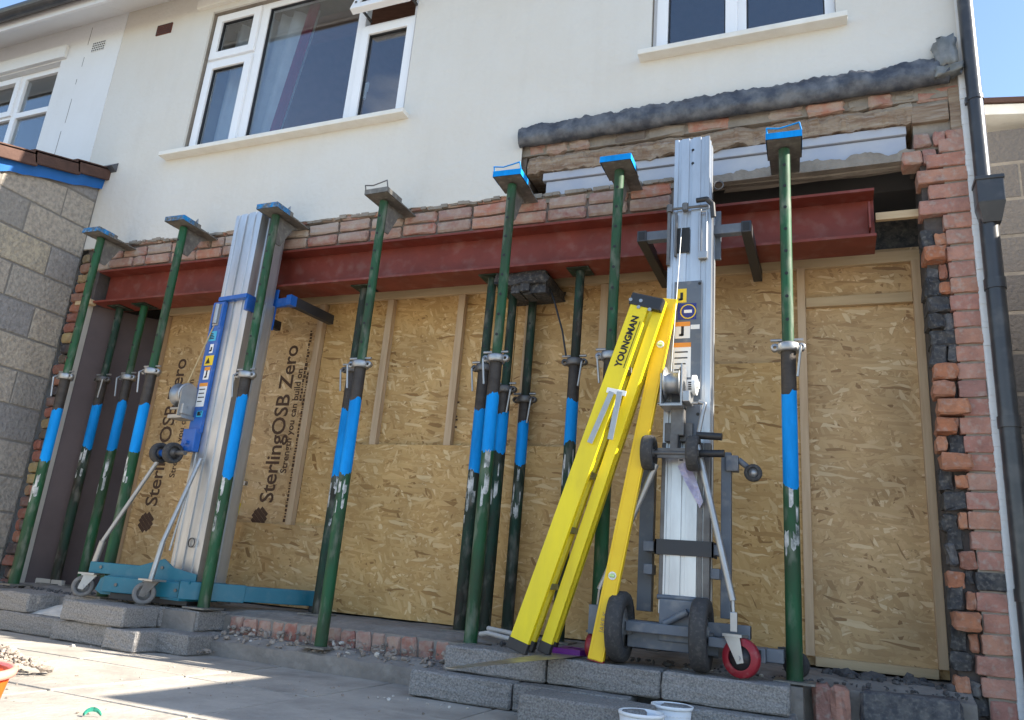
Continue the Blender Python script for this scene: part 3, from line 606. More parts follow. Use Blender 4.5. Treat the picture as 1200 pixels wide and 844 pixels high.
for x in (-6.28, -6.95): fm.box((x-.03, YF+.002, c+.04), (x+.03, YF+.058, d-.04), bev=.004)
fm.box((a+.04, YF+.003, 3.86), (b-.04, YF+.057, 3.91), bev=.004)
wn = fm.build('window', 'upvc', NH, world=True)
s_ = MB(); frame_rect(s_, -6.93, -6.30, 3.885, d-.02, .05, YF-.016, YF+.03); s_.build('sash', 'upvc', wn, world=True)
for (x0, x1) in ((-7.55, -6.98), (-6.92, -6.31), (-6.25, b-.05)):
    for (z0, z1) in ((c+.05, 3.86), (3.91, d-.05)): pane(wn, x0, x1, z0, z1, YF+.026)
win_handle(wn, -6.22, 3.50, YF+.06)
q = MB(); q.box((a-.1, -.035, d+.01), (b+.06, .03, d+.13), bev=.005); q.build('window_head', 'render_white', wn, world=True)
air_brick(NH, -5.43, -5.285, 4.295, 4.385, 'render_white', 7, 4)
q = MB(); pts = [(0, -0.008, 4.60), (-.0, -.008, 4.3), (-.015, -.008, 4.1), (-.01, -.008, 3.9), (-.03, -.008, 3.6), (-.025, -.008, 3.2)]
for p0, p1 in zip(pts[:-1], pts[1:]): q.box((-5.50+p0[0], -.0045, p1[2]+rnd.random()*.12), (-5.4975+p0[0], -.002, p0[2]-.05*rnd.random()))
q.build('wall_crack', 'mortar_dark', NH, world=True)

EX = thing('extension', 'lean-to of pale concrete blocks with brown tiled roof at the left', 'extension', (-5.6, -1.2, 0))
XW = -4.915
roofz = lambda y: 3.045+0.345*y             # underside of the verge
q = MB(); q.prism([(0.0, 0.0), (-2.6, 0.0), (-2.6, roofz(-2.6)), (0.0, roofz(0.0))], 'X', XW-.1, XW-.006); q.build('mortar_wall', 'block_mortar', EX, world=True)
k = 0
while k < 14:
    z0 = -0.035+k*0.225; y = -0.01-(0.0 if k % 2 else 0.225)
    if k % 2 == 0: spans = [(-0.225, -0.012)]
    else: spans = []
    while y > -2.6: spans.append((max(y-0.436, -2.6), y)); y -= 0.45
    if k % 2: pass
    for (y0, y1) in spans:
        if y1-y0 < .06: continue
        zt0, zt1 = min(z0+.211, roofz(y0)-.004), min(z0+.211, roofz(y1)-.004)
        if zt1-z0 < .03: continue
        mb = MB(); i = .004
        ring = [(y0, z0), (y1, z0), (y1, zt1), (y0, max(zt0, z0+.01))]
        cy, cz = sum(p[0] for p in ring)/4, sum(p[1] for p in ring)/4
        inn = [(p[0]+(i if p[0] < cy else -i), p[1]+(i if p[1] < cz else -i)) for p in ring]
        vs = [(XW-.05, *p) for p in ring]+[(XW-.003, *p) for p in ring]+[(XW+rnd.uniform(-.001, .001), *p) for p in inn]
        fs = [(8, 9, 10, 11)]+[(j, (j+1) % 4, 4+(j+1) % 4, 4+j) for j in range(4)]+[(4+j, 4+(j+1) % 4, 8+(j+1) % 4, 8+j) for j in range(4)]
        mb.add([(x-XW, yy-cy, zz-cz) for x, yy, zz in vs], fs); ob = mb.build('block', 'block_wall', EX, (XW, cy, cz), world=True)
    k += 1
# membrane, verge tiles
q = MB(); n = 60; vs = []
for i in range(n+1):
    y = 0.02-2.7*i/n; zt = roofz(y)+.045; zl = roofz(y)-.055+.02*noise.fractal(Vector((y*6, 1, 0)), .8, 2, 4)
    vs += [(XW+.035+.008*noise.noise(Vector((y*9, 3, 1))), y, zt), (XW+.022+.012*noise.noise(Vector((y*9, 3, 4))), y, zl)]
q.add(vs, [(2*i, 2*i+1, 2*i+3, 2*i+2) for i in range(n)], smooth=True); q.build('roof_membrane', 'tarp_blue', EX, world=True)
ang = math.atan(0.345)
for i in range(9):
    y1 = 0.06-i*0.30; z1 = roofz(y1)+.085
    mb = MB(); mb.box((-1.25, -0.34, -0.012), (0.0, 0, 0.012), bev=.004); mb.box((-0.028, -0.34, -0.085), (0.0, -0.002, 0.008), bev=.006)
    o = mb.build('roof_tile', 'tile_brown', EX, (XW+.075, y1, z1+.012), world=True); o.rotation_euler = (ang-0.05, 0, 0)
q = MB(); q.prism([(0.03, 3.10), (-.05, 3.145), (0.02, 3.21), (.035, 3.2)], 'X', XW-.4, XW+.13); q.build('roof_flashing', 'lead', EX, world=True)
q = MB(); q.box((XW-1.6, 0.0-.02, 0), (XW-1.5, -2.6, 2.1)); q.box((XW-1.5, -2.6, 0), (XW-.1, -2.5, 2.1)); q.build('far_wall', 'block_mortar', EX, world=True)

# ================================================================== BUILDING at the right
RB = thing('outbuilding', 'grey concrete block building with tiled verge behind the black downpipe', 'building', (2.2, 1.6, 0))
q = MB(); q.box((0.63, 1.303, 0), (3.6, 1.5, 3.30)); q.build('mortar_wall', 'mortar', RB, world=True)
for k in range(14):
    z0 = 0.03+k*0.2355; x = 0.635+(0.225 if k % 2 else 0)
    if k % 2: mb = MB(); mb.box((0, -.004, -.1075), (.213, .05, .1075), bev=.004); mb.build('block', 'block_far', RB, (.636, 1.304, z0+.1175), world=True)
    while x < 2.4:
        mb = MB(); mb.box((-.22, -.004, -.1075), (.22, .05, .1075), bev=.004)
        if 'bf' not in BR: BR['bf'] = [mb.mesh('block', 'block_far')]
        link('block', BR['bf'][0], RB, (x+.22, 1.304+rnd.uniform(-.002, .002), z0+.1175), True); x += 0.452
q = MB(); q.prism([(0.55, 3.46), (3.7, 3.02), (3.7, 3.09), (0.55, 3.53)], 'Y', 1.25, 2.6); q.build('roof_verge', 'sill_paint', RB, world=True)
q = MB(); q.prism([(0.53, 3.538), (3.7, 3.096), (3.7, 3.13), (0.53, 3.572)], 'Y', 1.235, 2.6); q.build('roof', 'tile_brown', RB, world=True)
q = MB(); q.box((1.52, -1.05, 0), (3.6, 1.14, 2.47)); q.build('wing_wall', 'block_mortar', RB, world=True)
q = MB(); q.box((1.46, -1.09, 2.475), (3.65, 1.12, 2.55)); q.build('wing_roof', 'lead', RB, world=True)

# ================================================================== DOWNPIPE
DP = thing('downpipe', 'black plastic downpipe with hopper at the corner of the cream house', 'drainpipe', (0.65, -0.035, 0))
q = MB(); q.tube((0.643, -0.035, 2.24), (0.643, -0.035, 4.75), 0.031, n=20); q.build('upper_pipe', 'pipe_black', DP, world=True)
q = MB(); q.tube((0.648, -0.035, 0.0), (0.648, -0.035, 2.10), 0.036, n=20); q.build('lower_pipe', 'pipe_black', DP, world=True)
for z_ in (1.78, 1.20, .55): 
    q = MB(); q.tube((0.648, -0.035, z_), (0.648, -0.035, z_+.045), 0.0405, n=20); q.build('pipe_collar', 'pipe_black', DP, world=True)
q = MB(); q.tube((0.643, -0.035, 2.68), (0.643, -0.035, 2.70), 0.035, n=20); q.box((0.605, -.045, 2.672), (0.62, -.02, 2.70)); q.build('pipe_clip', 'pipe_black', DP, world=True)
q = MB(); q.box((.606, -.10, 2.15), (.706, .03, 2.265), bev=.004); q.add([(.606, -.10, 2.15), (.706, -.10, 2.15), (.706, .03, 2.15), (.606, .03, 2.15), (.622, -.075, 2.07), (.688, -.075, 2.07), (.688, 0, 2.07), (.622, 0, 2.07)], [(0, 1, 5, 4), (1, 2, 6, 5), (2, 3, 7, 6), (3, 0, 4, 7), (4, 5, 6, 7)])
q.box((.602, -.105, 2.255), (.71, .035, 2.272), bev=.003); q.build('hopper', 'pipe_black', DP, world=True)
q = MB(); q.tube((0.617, 0.01, 2.3), (0.617, 0.01, 4.7), 0.006, n=8); q.build('cable', 'galv_dark', DP, world=True)

# ================================================================== STEEL BEAM
bx0, bx1, bz0, bz1 = -4.70, 0.222, 2.085, 2.325
pr = [(0, bz0), (.203, bz0), (.203, bz0+.013), (.106, bz0+.013), (.106, bz1-.013), (.203, bz1-.013), (.203, bz1), (0, bz1), (0, bz1-.013), (.097, bz1-.013), (.097, bz0+.013), (0, bz0+.013)]
q = MB(); q.prism(pr, 'X', bx0, bx1); bo = q.build('steel_beam', 'steel_red', None)
tag(bo, 'long red oxide steel beam spanning the opening under the bricks', 'beam')
q = MB(); q.box((0.195, 0.014, bz0+.05), (0.203, 0.09, bz1-.06)); q.build('end_plate', 'steel_red', bo)
tag_ = MB(); tag_.box((0.10, 0.06, 2.185), (0.50, 0.085, 2.222), bev=.002); t_ = tag_.build('timber_batten', 'pine_x'); tag(t_, 'pale sawn batten bridging the steel end and the brick pier', 'batten')
t_.location = (0.126, 0, 0.006)
q = MB(); q.box((-4.84, -.02, 2.07), (-4.69, .03, 2.105), bev=.003); tag(q.build('timber_wedge', 'pine_x'), 'short timber wedge in the left brick jamb', 'wedge')

# ================================================================== OSB HOARDING
OB = thing('hoarding', 'chipboard hoarding on timber studs closing the wall opening', 'hoarding', (-2.0, 0.45, 0.2))
FZ = 0.225
def sheet(x0, x1, z0, z1, y, lab=None):
    mb = MB(); cx, cz = (x0+x1)/2, (z0+z1)/2
    mb.box((x0-cx, 0, z0-cz), (x1-cx, .011, z1-cz)); o = mb.build('osb_sheet', 'osb', OB, (cx, y, cz), world=True)
    if lab: o['label'] = lab
    return o
YU, YL = 0.432, 0.378
s1 = sheet(-4.44, -3.82, FZ, 2.20, YU); s2 = sheet(-3.815, -3.03, FZ, 2.20, YU); s3 = sheet(-3.025, -1.68, FZ, 2.20, YU); s4 = sheet(-1.675, -0.72, FZ, 2.20, YU)
s5 = sheet(-3.60, -2.76, FZ, 0.69, YL); s6 = sheet(-2.755, -1.30, FZ, 1.185, YL)
s7 = sheet(-0.715, 0.43, FZ, 2.20, YU-.02); s8 = sheet(-1.295, -0.13, FZ, 1.62, YL)
def stud(x0, x1, z0, z1, y0, y1, horizontal=False, nm='stud'):
    mb = MB(); mb.box((x0, y0, z0), (x1, y1, z1), bev=.002); return mb.build(nm, 'pine_x' if horizontal else 'pine', OB, world=True)
for x in (-4.42, -3.86, -3.05, -2.53, -2.03, -1.585, -1.14): stud(x-.022, x+.022, FZ+.046, 2.113, YL+.012, YU-.001)
stud(-.130, -.092, FZ+.04, 2.113, YU-.066, YU-.0215); stud(.388, .425, FZ+.04, 2.113, YU-.066, YU-.0215)
stud(-4.44, 0.43, 2.115, 2.175, YL+.005, YU-.022, True, 'top_plate'); stud(-.09, .386, FZ, FZ+.038, YU-.07, YU-.022, True, 'sole_plate'); stud(-.09, .386, 1.905, 1.955, YU-.05, YU-.022, True, 'noggin')
# print on the boards, running up the sheet
def up_text(body, px, py, size, y, sheet_o, bold=0.0, sp=1.0, down=False, nm='lettering'):
    p = onY(px, py, y); M = basis((p.x, y-.0012, p.z), (0, 0, -1) if down else (0, 0, 1), (1, 0, 0) if down else (-1, 0, 0))
    me = text_mesh(nm, body, size, M, 'ink', .0003, bold, sp); return link(nm, me, sheet_o, world=True)
def swirl(px, py, y, r, sheet_o):
    p = onY(px, py, y); mb = MB()
    for k in range(5):
        t = -1+2*(k+.5)/5; hw = r*math.sqrt(max(0, 1-t*t)); M = Matrix.Translation((p.x, y-.0012, p.z)) @ Matrix.Rotation(.7, 4, 'Y')
        mb.box((-hw, -.0003, t*r-.0115*r/.06), (hw, .0003, t*r+.0115*r/.06), M=M)
    return mb.build('logo_mark', 'ink', sheet_o, world=True)
swirl(304, 606, YU, .058, s3); up_text('SterlingOSB Zero', 319, 590, .150, YU, s3, .002, .96); up_text('Strength you can build on', 335, 555, .066, YU, s3, .0012)
swirl(171, 612, YU, .062, s1); up_text('SterlingOSB Zero', 183, 594, .150, YU, s1, .002, .96); up_text('Strength you can build on', 204, 560, .066, YU, s1, .0012)
up_text('build on', 528, 470, .085, YU, s3, .002, 1.0, True)
# faint unreadable stamp rows
for (px, py, n_, so2) in ((333, 612, 46, s3), (352, 470, 30, s3)):
    p = onY(px, py, YU); mb = MB(); z_ = p.z
    for k in range(n_):
        L_ = rnd.uniform(.008, .03); mb.box((p.x-.012+rnd.uniform(0, .006), YU-.0012, z_), (p.x+.012-rnd.uniform(0, .012), YU-.0004, z_+L_*.75)); z_ += L_*.75+.007
        if z_ > 1.95: break
    mb.build('stamp_print', 'ink', so2, world=True)
q = MB(); q.prism([(-4.735, .05), (-4.45, .43), (-4.46, .44), (-4.745, .06)], 'Z', FZ-.03, 2.083); tag(q.build('dark_board', 'panel_dark'), 'tall dark brown board closing the left end of the opening', 'board')
q = MB(); q.box((-4.70, .09, FZ-.02), (-4.46, .115, FZ+.022), bev=.003); tag(q.build('trim_offcut', 'plaster'), 'pale strip lying at the foot of the dark board', 'trim')

# ================================================================== PROPS
def prop(label, x, y, z0, ztop, zcol, zb0, zb1, group, base=True, dark=False, rot=0.0, plate_top=True, scrap=True, lean=(0, 0)):
    t = thing('steel_prop', label, 'steel prop', (x, y, z0), rot, group)
    h = ztop-z0; c = zcol-z0; r1, r2 = .0302, .0242
    # outer tube: green below, blue sprayed band, bare thread on top
    mb = MB(); n = 30
    zs = [(0.008, 0), (zb0-z0-.30, 0), (zb0-z0, 0), (zb1-z0, 2), (c-.16, 2) if zb1-z0 > c-.16 else (zb1-z0+.001, 1), (c+.0, 1)]
    levels = [0.008, zb0-z0, zb1-z0, c]; mi = [0, 2, 1]
    rings = []
    for li, z_ in enumerate(levels):
        rings.append([(r1*math.cos(2*PI*i/n), r1*math.sin(2*PI*i/n), z_+(rnd.uniform(-.007, .007)+.010*math.sin(2*PI*i/n*2+li*2+x*9) if li in (1, 2) else 0)) for i in range(n)])
    for li in range(3):
        vs = rings[li]+rings[li+1]; mb.add(vs, [(i, (i+1) % n, n+(i+1) % n, n+i) for i in range(n)], mi[li], True)
    mb.build('outer_tube', ['green_dark' if dark else 'green_paint', 'thread_steel', 'blue_spray'], t)
    if scrap:
        sm_ = MB()
        for k in range(rnd.randint(5, 9)):
            a0 = -PI/2+rnd.uniform(-1.0, 1.0); z_ = zb0-z0-rnd.uniform(.03, .26); hh = rnd.uniform(.015, .05); da = rnd.uniform(.1, .3); rr = r1+.0006
            sm_.add([(rr*math.cos(a0+s*da), rr*math.sin(a0+s*da), z_+u*hh+rnd.uniform(-.006, .006)) for s, u in ((-1, -1), (0, -1.2), (1, -.8), (1, 1), (0, .7), (-1, 1.1))], [(0, 1, 4, 5), (1, 2, 3, 4)])
        tag(sm_.build('paint_scrap', 'white_paint_scrap', t), kind='stuff')
    # inner tube with pin holes
    mb = MB(); mb.tube((0, 0, c-.02), (0, 0, h-.006), r2, n=18)
    for k in range(12):
        z_ = c+.12+k*.105
        if z_ > h-.08: break
        mb.tube((0, -r2-.0012, z_), (0, -r2+.004, z_), .0075, n=10, mi=1)
        mb.tube((r2*.62, -r2*.80, z_), (r2*.60, -r2*.78, z_), .001, n=4, mi=1)
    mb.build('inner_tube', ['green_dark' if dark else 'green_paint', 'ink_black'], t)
    # collar nut with ears, pin and hanging handle
    cm_ = MB(); cm_.lathe([(r1+.001, -.018), (.043, -.018), (.046, -.010), (.046, .010), (.043, .018), (r2+.001, .018)], 'Z', (0, 0, c), 18)
    for s in (-1, 1): cm_.lathe([(.008, -.012), (.017, -.012), (.017, .012), (.008, .012)], 'Y', (s*.052, -.005, c), 12)
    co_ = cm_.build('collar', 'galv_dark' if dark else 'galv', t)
    hm = MB(); hx = .048 if rnd.random() < .5 else -.048; hm.path([(hx, -.03, c), (hx*1.05, -.045, c-.012), (hx*.75, -.04, c-.135)], .0055); hm.build('collar_handle', 'galv', t)
    pm = MB(); pm.tube((-.07, 0, c+.035), (.06, 0, c+.035), .0065, n=8); pm.build('pin', 'galv', t)
    if base: q = MB(); q.box((-.072, -.072, 0), (.072, .072, .008)); q.build('base_plate', 'plate_steel', t)
    if plate_top: q = MB(); q.box((-.06, -.06, h-.006), (.06, .06, h)); q.build('head_plate', 'green_dark', t)
    return t
YP = -0.22
OUT = [('A', -4.465, .212, 1.482, .947, 1.271, 'steel prop nearest the block wall, in front of the mixed brick jamb'),
       ('B', -3.735, .20, 1.495, 1.011, 1.291, 'steel prop just outside the blue lift winch, left of the blue lift'),
       ('C', -3.012, .205, 1.455, .881, 1.332, 'steel prop standing directly in front of the blue lift mast'),
       ('D', -2.262, .095, 1.493, .922, 1.308, 'steel prop standing on the low concrete step between the block piles'),
       ('E', -1.486, .19, 1.499, 1.042, 1.319, 'bright green steel prop left of the yellow stepladder'),
       ('F', -0.915, .195, 1.491, 1.05, 1.32, 'steel prop behind the yellow stepladder'),
       ('G', -0.150, .195, 1.501, .916, 1.305, 'steel prop at the right end of the block step, right of the grey lift')]
ZH = 2.462
for (nm, x, z0, zc, b0, b1, lab) in OUT:
    prop(lab, x, YP, z0, ZH-.012, zc, b0, b1, 'outer props carrying wall plates', plate_top=False)
    # wall plate (bracket) on top, its blade in the bed joint
    blue = nm != 'D'
    t = thing('wall_bracket', {'A': 'blue edged wall bracket on the prop nearest the block wall', 'B': 'blue edged wall bracket left of the blue lift mast head', 'C': 'blue edged wall bracket right of the blue lift mast head', 'D': 'bare grey steel wall bracket with wire hoop', 'E': 'blue wall bracket under the left end of the lead flashing', 'F': 'blue wall bracket left of the grey lift mast head', 'G': 'blue wall bracket reaching into the dark gap by the brick pier'}[nm], 'wall bracket', (x, YP, ZH-.012), rnd.uniform(-.04, .04), 'wall brackets on the outer props')
    q = MB(); q.box((-.075, -.085, .004), (.075, .095, .010)); q.box((-.075, -.087, .004), (.075, -.082, .034)); q.box((-.0755, -.085, .004), (-.0715, .06, .034)); q.box((.0715, -.085, .004), (.0755, .06, .034))
    q.build('head_tray', ['plate_steel'], t)
    if blue:
        q = MB(); q.box((-.0765, -.0885, .003), (.0765, -.0872, .0345)); q.box((.0757, -.087, .003), (.0768, .03, .0345)); q.box((-.0768, -.087, .003), (-.0757, .0, .0345)); q.build('blue_paint', 'blue_worn' if nm in 'ABC' else 'blue_spray', t)
    q = MB(); dl = .30 if nm != 'G' else .34
    q.prism([(-.07, .0), (.07, .0), (.062, dl), (-.062, dl)], 'Z', .0105, .0185); q.build('blade', 'plate_steel', t)
    q = MB(); q.prism([(.024, .003), (.20, .003), (.20, -.004), (.15, -.03), (.075, -.17), (.030, -.17)], 'X', -.004, .004); q.build('gusset', 'plate_steel', t)
    if nm in 'BC': q = MB(); q.path([(.03, .05, .034), (.035, .052, .06), (.07, .03, .062), (.074, .028, .034)], .0036, n=6); q.build('wire_hoop', 'galv', t)
    if nm in 'DEG': q = MB(); q.path([(-.07, -.086, .032), (-.072, -.092, .058), (-.02, -.092, .050), (.03, -.09, .062), (.066, -.088, .072), (.074, -.086, .034)], .0036, n=6); q.build('wire_hoop', 'blue_spray' if nm in 'EFG' else 'galv_dark', t)
INN = [('a', -4.56, .12, 1.56, 1.09, 1.382, True, 'dark steel prop under the steel end in front of the dark board'),
       ('b', -4.33, .12, 1.567, 1.076, 1.397, False, 'green steel prop beneath the steel by the dark board edge'),
       ('h', -3.275, .12, 1.50, .90, 1.30, True, 'dark steel prop hidden close behind the blue lift'),
       ('c', -2.55, .12, 1.571, .946, 1.336, True, 'dark steel prop beneath the steel, just left of the one on the concrete step'),
       ('d', -1.71, .12, 1.556, 1.0, 1.33, True, 'dark steel prop beneath the steel tight beside the bright green prop'),
       ('e', -1.61, .20, 1.457, 1.117, 1.325, True, 'dark steel prop under the tar stained packing, beside the white pipe ends'),
       ('f', -1.53, .30, 1.424, 1.068, 1.30, True, 'darkest steel prop against the chipboard under the tarred packing'),
       ('g', -1.198, .12, 1.573, 1.152, 1.37, True, 'dark steel prop beneath the steel with a cable hanging at its collar')]
for (nm, x, y, zc, b0, b1, dk, lab) in INN:
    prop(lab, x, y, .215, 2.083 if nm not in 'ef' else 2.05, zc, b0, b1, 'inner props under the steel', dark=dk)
q = MB(); bmq = rough_unit(3, .012, 2, .1, (.30, .34, .07)); bmq.verts.index_update(); q.add([(v.co.x-1.52, v.co.y+.23, v.co.z+2.045) for v in bmq.verts], [[v.index for v in f.verts] for f in bmq.faces]); bmq.free()
for k in range(7): x = -1.62+rnd.random()*.22; q.box((x, .06+rnd.random()*.05, 1.985-rnd.random()*.03), (x+.05, .2, 2.03))
tag(q.build('tarred_packing', 'tar'), 'black tar stained packing above the props under the steel', 'packing')
q = MB(); q.path([(-1.40, .16, 2.05), (-1.34, .13, 1.93), (-1.27, .10, 1.74), (-1.235, .08, 1.60)], .005); tag(q.build('hanging_cable', 'black_plastic'), 'thin black cable hanging from the packing to a prop collar', 'cable')
q = MB(); q.path([(-1.52, .04, .25), (-1.40, -.02, .245), (-1.30, -.06, .24)], .011); tag(q.build('plastic_pipe', 'pipe_white'), 'straight white plastic pipe end at the foot of the dark props', 'pipe')
q = MB(); q.path([(-1.53, -.02, .225), (-1.48, -.05, .235), (-1.38, -.08, .225), (-1.28, -.1, .222)], .011)
tag(q.build('plastic_pipe', 'pipe_white'), 'bent white plastic pipe lying on the footing by the stepladder', 'pipe')

# ================================================================== LIFTS
def mast_profile(w, y0, y1):
    """front ribbed column cross-section (x,y), front is y0"""
    f = [(-w, y0), (-w*.78, y0), (-w*.76, y0+.006), (-w*.60, y0+.006), (-w*.58, y0), (-w*.16, y0), (-w*.14, y0+.008), (w*.02, y0+.008), (w*.04, y0), (w*.50, y0), (w*.52, y0+.006), (w*.74, y0+.006), (w*.76, y0), (w, y0)]
    d = (y1-y0)
    r = [(w, y0+d*.12), (w-.007, y0+d*.14), (w-.007, y0+d*.30), (w, y0+d*.32), (w, y0+d*.44), (w-.012, y0+d*.46), (w-.012, y0+d*.62), (w, y0+d*.64), (w, y0+d*.9), (w-.006, y1)]
    l = [(-x, y) for x, y in reversed(r)]
    return f+r+l
def wheel_part(t, c, r, w_, axis, tyre, hub, n=24, nm='wheel'):
    mb = MB(); mb.lathe([(r*.62, -w_/2), (r*.94, -w_/2), (r, -w_*.3), (r, w_*.3), (r*.94, w_/2), (r*.62, w_/2), (r*.62, -w_/2)], axis, (0, 0, 0), n)
    o = mb.build(nm, tyre, t, c)
    h_ = MB(); h_.lathe([(.0005, -w_*.42), (r*.2, -w_*.5), (r*.24, -w_*.3), (r*.64, -w_*.22), (r*.64, w_*.22), (r*.24, w_*.3), (r*.2, w_*.5), (.0005, w_*.42)], axis, (0, 0, 0), n); h_.build('hub', hub, o)
    return o
def caster(t, x, y, r, tyre, hub, fork, rz=0.0, plate=True):
    M = Matrix.Translation((x, y, 0)) @ Matrix.Rotation(rz, 4, 'Z')
    c_ = M @ Vector((0, -.025, r+.004)); wheel = wheel_part(t, c_, r, .032, 'X', tyre, hub, nm='caster_wheel'); wheel.rotation_euler = (0, 0, rz)
    f_ = MB()
    for s in (-1, 1): f_.prism([(-.045, r*.85), (-.02, r*.75), (.03, r*2.05), (-.03, r*2.05)], 'X', s*.023-.002, s*.023+.002, M=M)
    f_.box((-.03, -.04, r*2.05), (.03, .035, r*2.05+.01), M=M); f_.tube(M @ Vector((-.03, -.025, r+.004)), M @ Vector((.03, -.025, r+.004)), .008, n=8)
    f_.build('caster_fork', fork, t)
def stickers(t, items, y):
    for (x0, x1, z0, z1, mats_) in items:
        q = MB(); q.box((x0, y-.0008, z0), (x1, y, z1))
        if 'tri' in mats_: cx, cz = (x0+x1)/2, (z0+z1)/2; s_ = (z1-z0)*.3; q.prism([(cx-s_*1.1-.008, cz-s_), (cx+s_*1.1-.008, cz-s_), (cx-.008, cz+s_)], 'Y', y-.0016, y-.0009, 1)
        if 'txt' in mats_:
            for k in range(4): z_ = z0+(z1-z0)*(.2+.17*k); q.box((x0+.006, y-.0014, z_), (x0+.006+(x1-x0-.012)*rnd.uniform(.5, 1), y-.0009, z_+.006), 1)
        if 'fig' in mats_: cx = (x0+x1)/2; q.box((cx-.006, y-.0014, z0+.012), (cx+.006, y-.0009, z1-.018), 1); q.box((cx-.014, y-.0014, z0+.01), (cx+.002, y-.0009, z0+.02), 1)
        q.build('sticker', [mats_[0], 'ink_black'], t)
        if 'hdr' in mats_:
            q = MB(); q.box((x0, y-.0018, z1-.02), (x1, y-.001, z1)); q.build('sticker', 'sticker_orange', t)

# ---------- grey lift
OL = Vector((-.552, -.20, .198))
G = thing('material_lift', 'grey mast lift with silver column and red caster on the block step', 'lift', OL, 0)
q = MB(); q.prism(mast_profile(.096, -.105, .03), 'Z', .20, 1.95); q.build('outer_mast', 'alu', G)
q = MB(); q.prism(mast_profile(.080, -.085, .05), 'Z', 1.90, 2.335); q.build('inner_mast', 'alu', G)
q = MB(); q.box((.090, -.08, .3), (.0985, -.05, 1.97)); q.build('mast_rail', 'alu', G)
q = MB(); q.box((.052, -.1085, .262), (.070, -.104, .88)); q.box((.074, -.1085, .262), (.100, -.06, .88), bev=.003); q.box((-.098, -.1085, .262), (-.082, -.06, .88), bev=.003); q.build('mast_channel', 'galv_dark', G)
q = MB(); q.tube((.004, -.0855, 2.20), (.004, -.082, 2.20), .007, n=10); q.tube((.004, -.0855, 2.27), (.004, -.082, 2.27), .007, n=10); q.build('bolt', 'ink_black', G)
# pulley head
q = MB(); q.box((-.06, -.112, 1.74), (.0, -.1065, 1.86), 0); q.build('pulley_slot', 'ink_black', G)
q = MB(); q.box((-.098, -.125, 1.68), (-.085, -.10, 1.95)); q.box((-.065, -.125, 1.72), (-.055, -.108, 1.93)); q.tube((-.10, -.12, 1.955), (.08, -.12, 1.955), .006, n=10); q.tube((-.02, -.12, 1.94), (-.02, -.12, 1.975), .014, n=12); q.tube((-.09, -.12, 1.94), (-.09, -.12, 1.975), .014, n=12); q.build('pulley_head', 'galv_dark', G)
q = MB(); q.path([(.03, -.12, 1.985), (.075, -.125, 1.985), (.10, -.12, 1.96), (.104, -.11, 1.90)], .012); q.build('carriage_latch', 'black_plastic', G)
q = MB()
for x in (.045, .075): q.tube((x, -.116, 1.72), (x, -.116, 1.93), .005, n=8)
q.tube((.045, -.116, 1.93), (.075, -.116, 1.93), .005, n=8); q.box((.04, -.122, 1.70), (.08, -.106, 1.735), bev=.003); q.build('hold_down_bar', 'galv', G)
q = MB(); q.lathe([(.018, -.004), (.024, -.004), (.024, .004), (.018, .004), (.018, -.004)], 'Y', (.115, -.03, 2.10), 14); q.build('ring', 'galv_dark', G)
# plate + stickers
q = MB(); q.box((-.062, -.111, .905), (.058, -.107, 1.600), bev=.0015); q.build('front_plate', 'lift_grey', G)
q = MB(); q.tube((.048, -.113, 1.585), (.048, -.110, 1.585), .007, n=10); q.tube((.048, -.113, 1.0), (.048, -.110, 1.0), .007, n=10); q.build('bolt', 'ink_black', G)
stickers(G, [(-.05, -.008, 1.50, 1.565, ('sticker_yellow', 'fig')), (-.045, .035, 1.42, 1.495, ('sticker_blue',)), (-.055, .01, 1.335, 1.41, ('sticker_white', 'fig', 'hdr')), (-.06, .015, 1.16, 1.315, ('sticker_white', 'txt', 'hdr')), (.012, .05, 1.375, 1.395, ('sticker_white',)), (.0, .05, 1.095, 1.15, ('sticker_white', 'txt'))], -.1112)
q = MB(); q.tube((.0, -.1128, 1.457), (.0, -.1121, 1.457), .034, n=24, smooth=False); q.build('sticker', 'sticker_yellow', G)
q = MB(); q.tube((.0, -.1136, 1.457), (.0, -.1129, 1.457), .029, n=24, smooth=False); q.build('sticker', 'sticker_blue', G)
q = MB(); q.box((-.017, -.1143, 1.45), (.017, -.1137, 1.464)); q.build('sticker', 'sticker_white', G)
# winch
q = MB(); q.lathe([(.02, -.035), (.068, -.035), (.070, -.031), (.045, -.028), (.045, .028), (.070, .031), (.068, .035), (.02, .035), (.02, -.035)], 'X', (-.045, -.165, 1.12), 28); q.build('winch_drum', 'galv', G)
q = MB(); q.box((-.006, -.22, 1.02), (.0, -.115, 1.19)); q.box((-.09, -.22, 1.02), (-.084, -.115, 1.15)); q.box((-.09, -.22, 1.012), (.0, -.115, 1.02)); q.box((.0, -.215, 1.03), (.03, -.12, 1.075), bev=.004); q.tube((-.11, -.16, 1.035), (.07, -.16, 1.035), .006, n=10); q.build('winch_frame', 'galv', G)
q = MB(); q.tube((.035, -.165, 1.11), (.05, -.165, 1.11), .042, n=22); q.tube((.05, -.165, 1.11), (.06, -.165, 1.11), .015, n=14); q.build('winch_gear', 'sticker_white', G)
q = MB(); q.path([(.06, -.165, 1.04), (.085, -.17, 1.03), (.075, -.175, .98), (.062, -.18, .90)], .009); q.tube((.055, -.18, .897), (.155, -.185, .89), .015, n=14, mi=1); q.build('crank_handle', ['galv', 'black_plastic'], G)
q = MB(); q.tube((-.055, -.175, 1.17), (-.03, -.125, 1.94), .0025, n=6); q.build('winch_cable', 'galv', G)
q = MB(); q.box((-.055, -.16, .90), (.0, -.112, 1.03), bev=.006); q.box((-.085, -.13, .88), (.03, -.111, .96), bev=.004); q.build('winch_bracket', 'galv_dark', G)
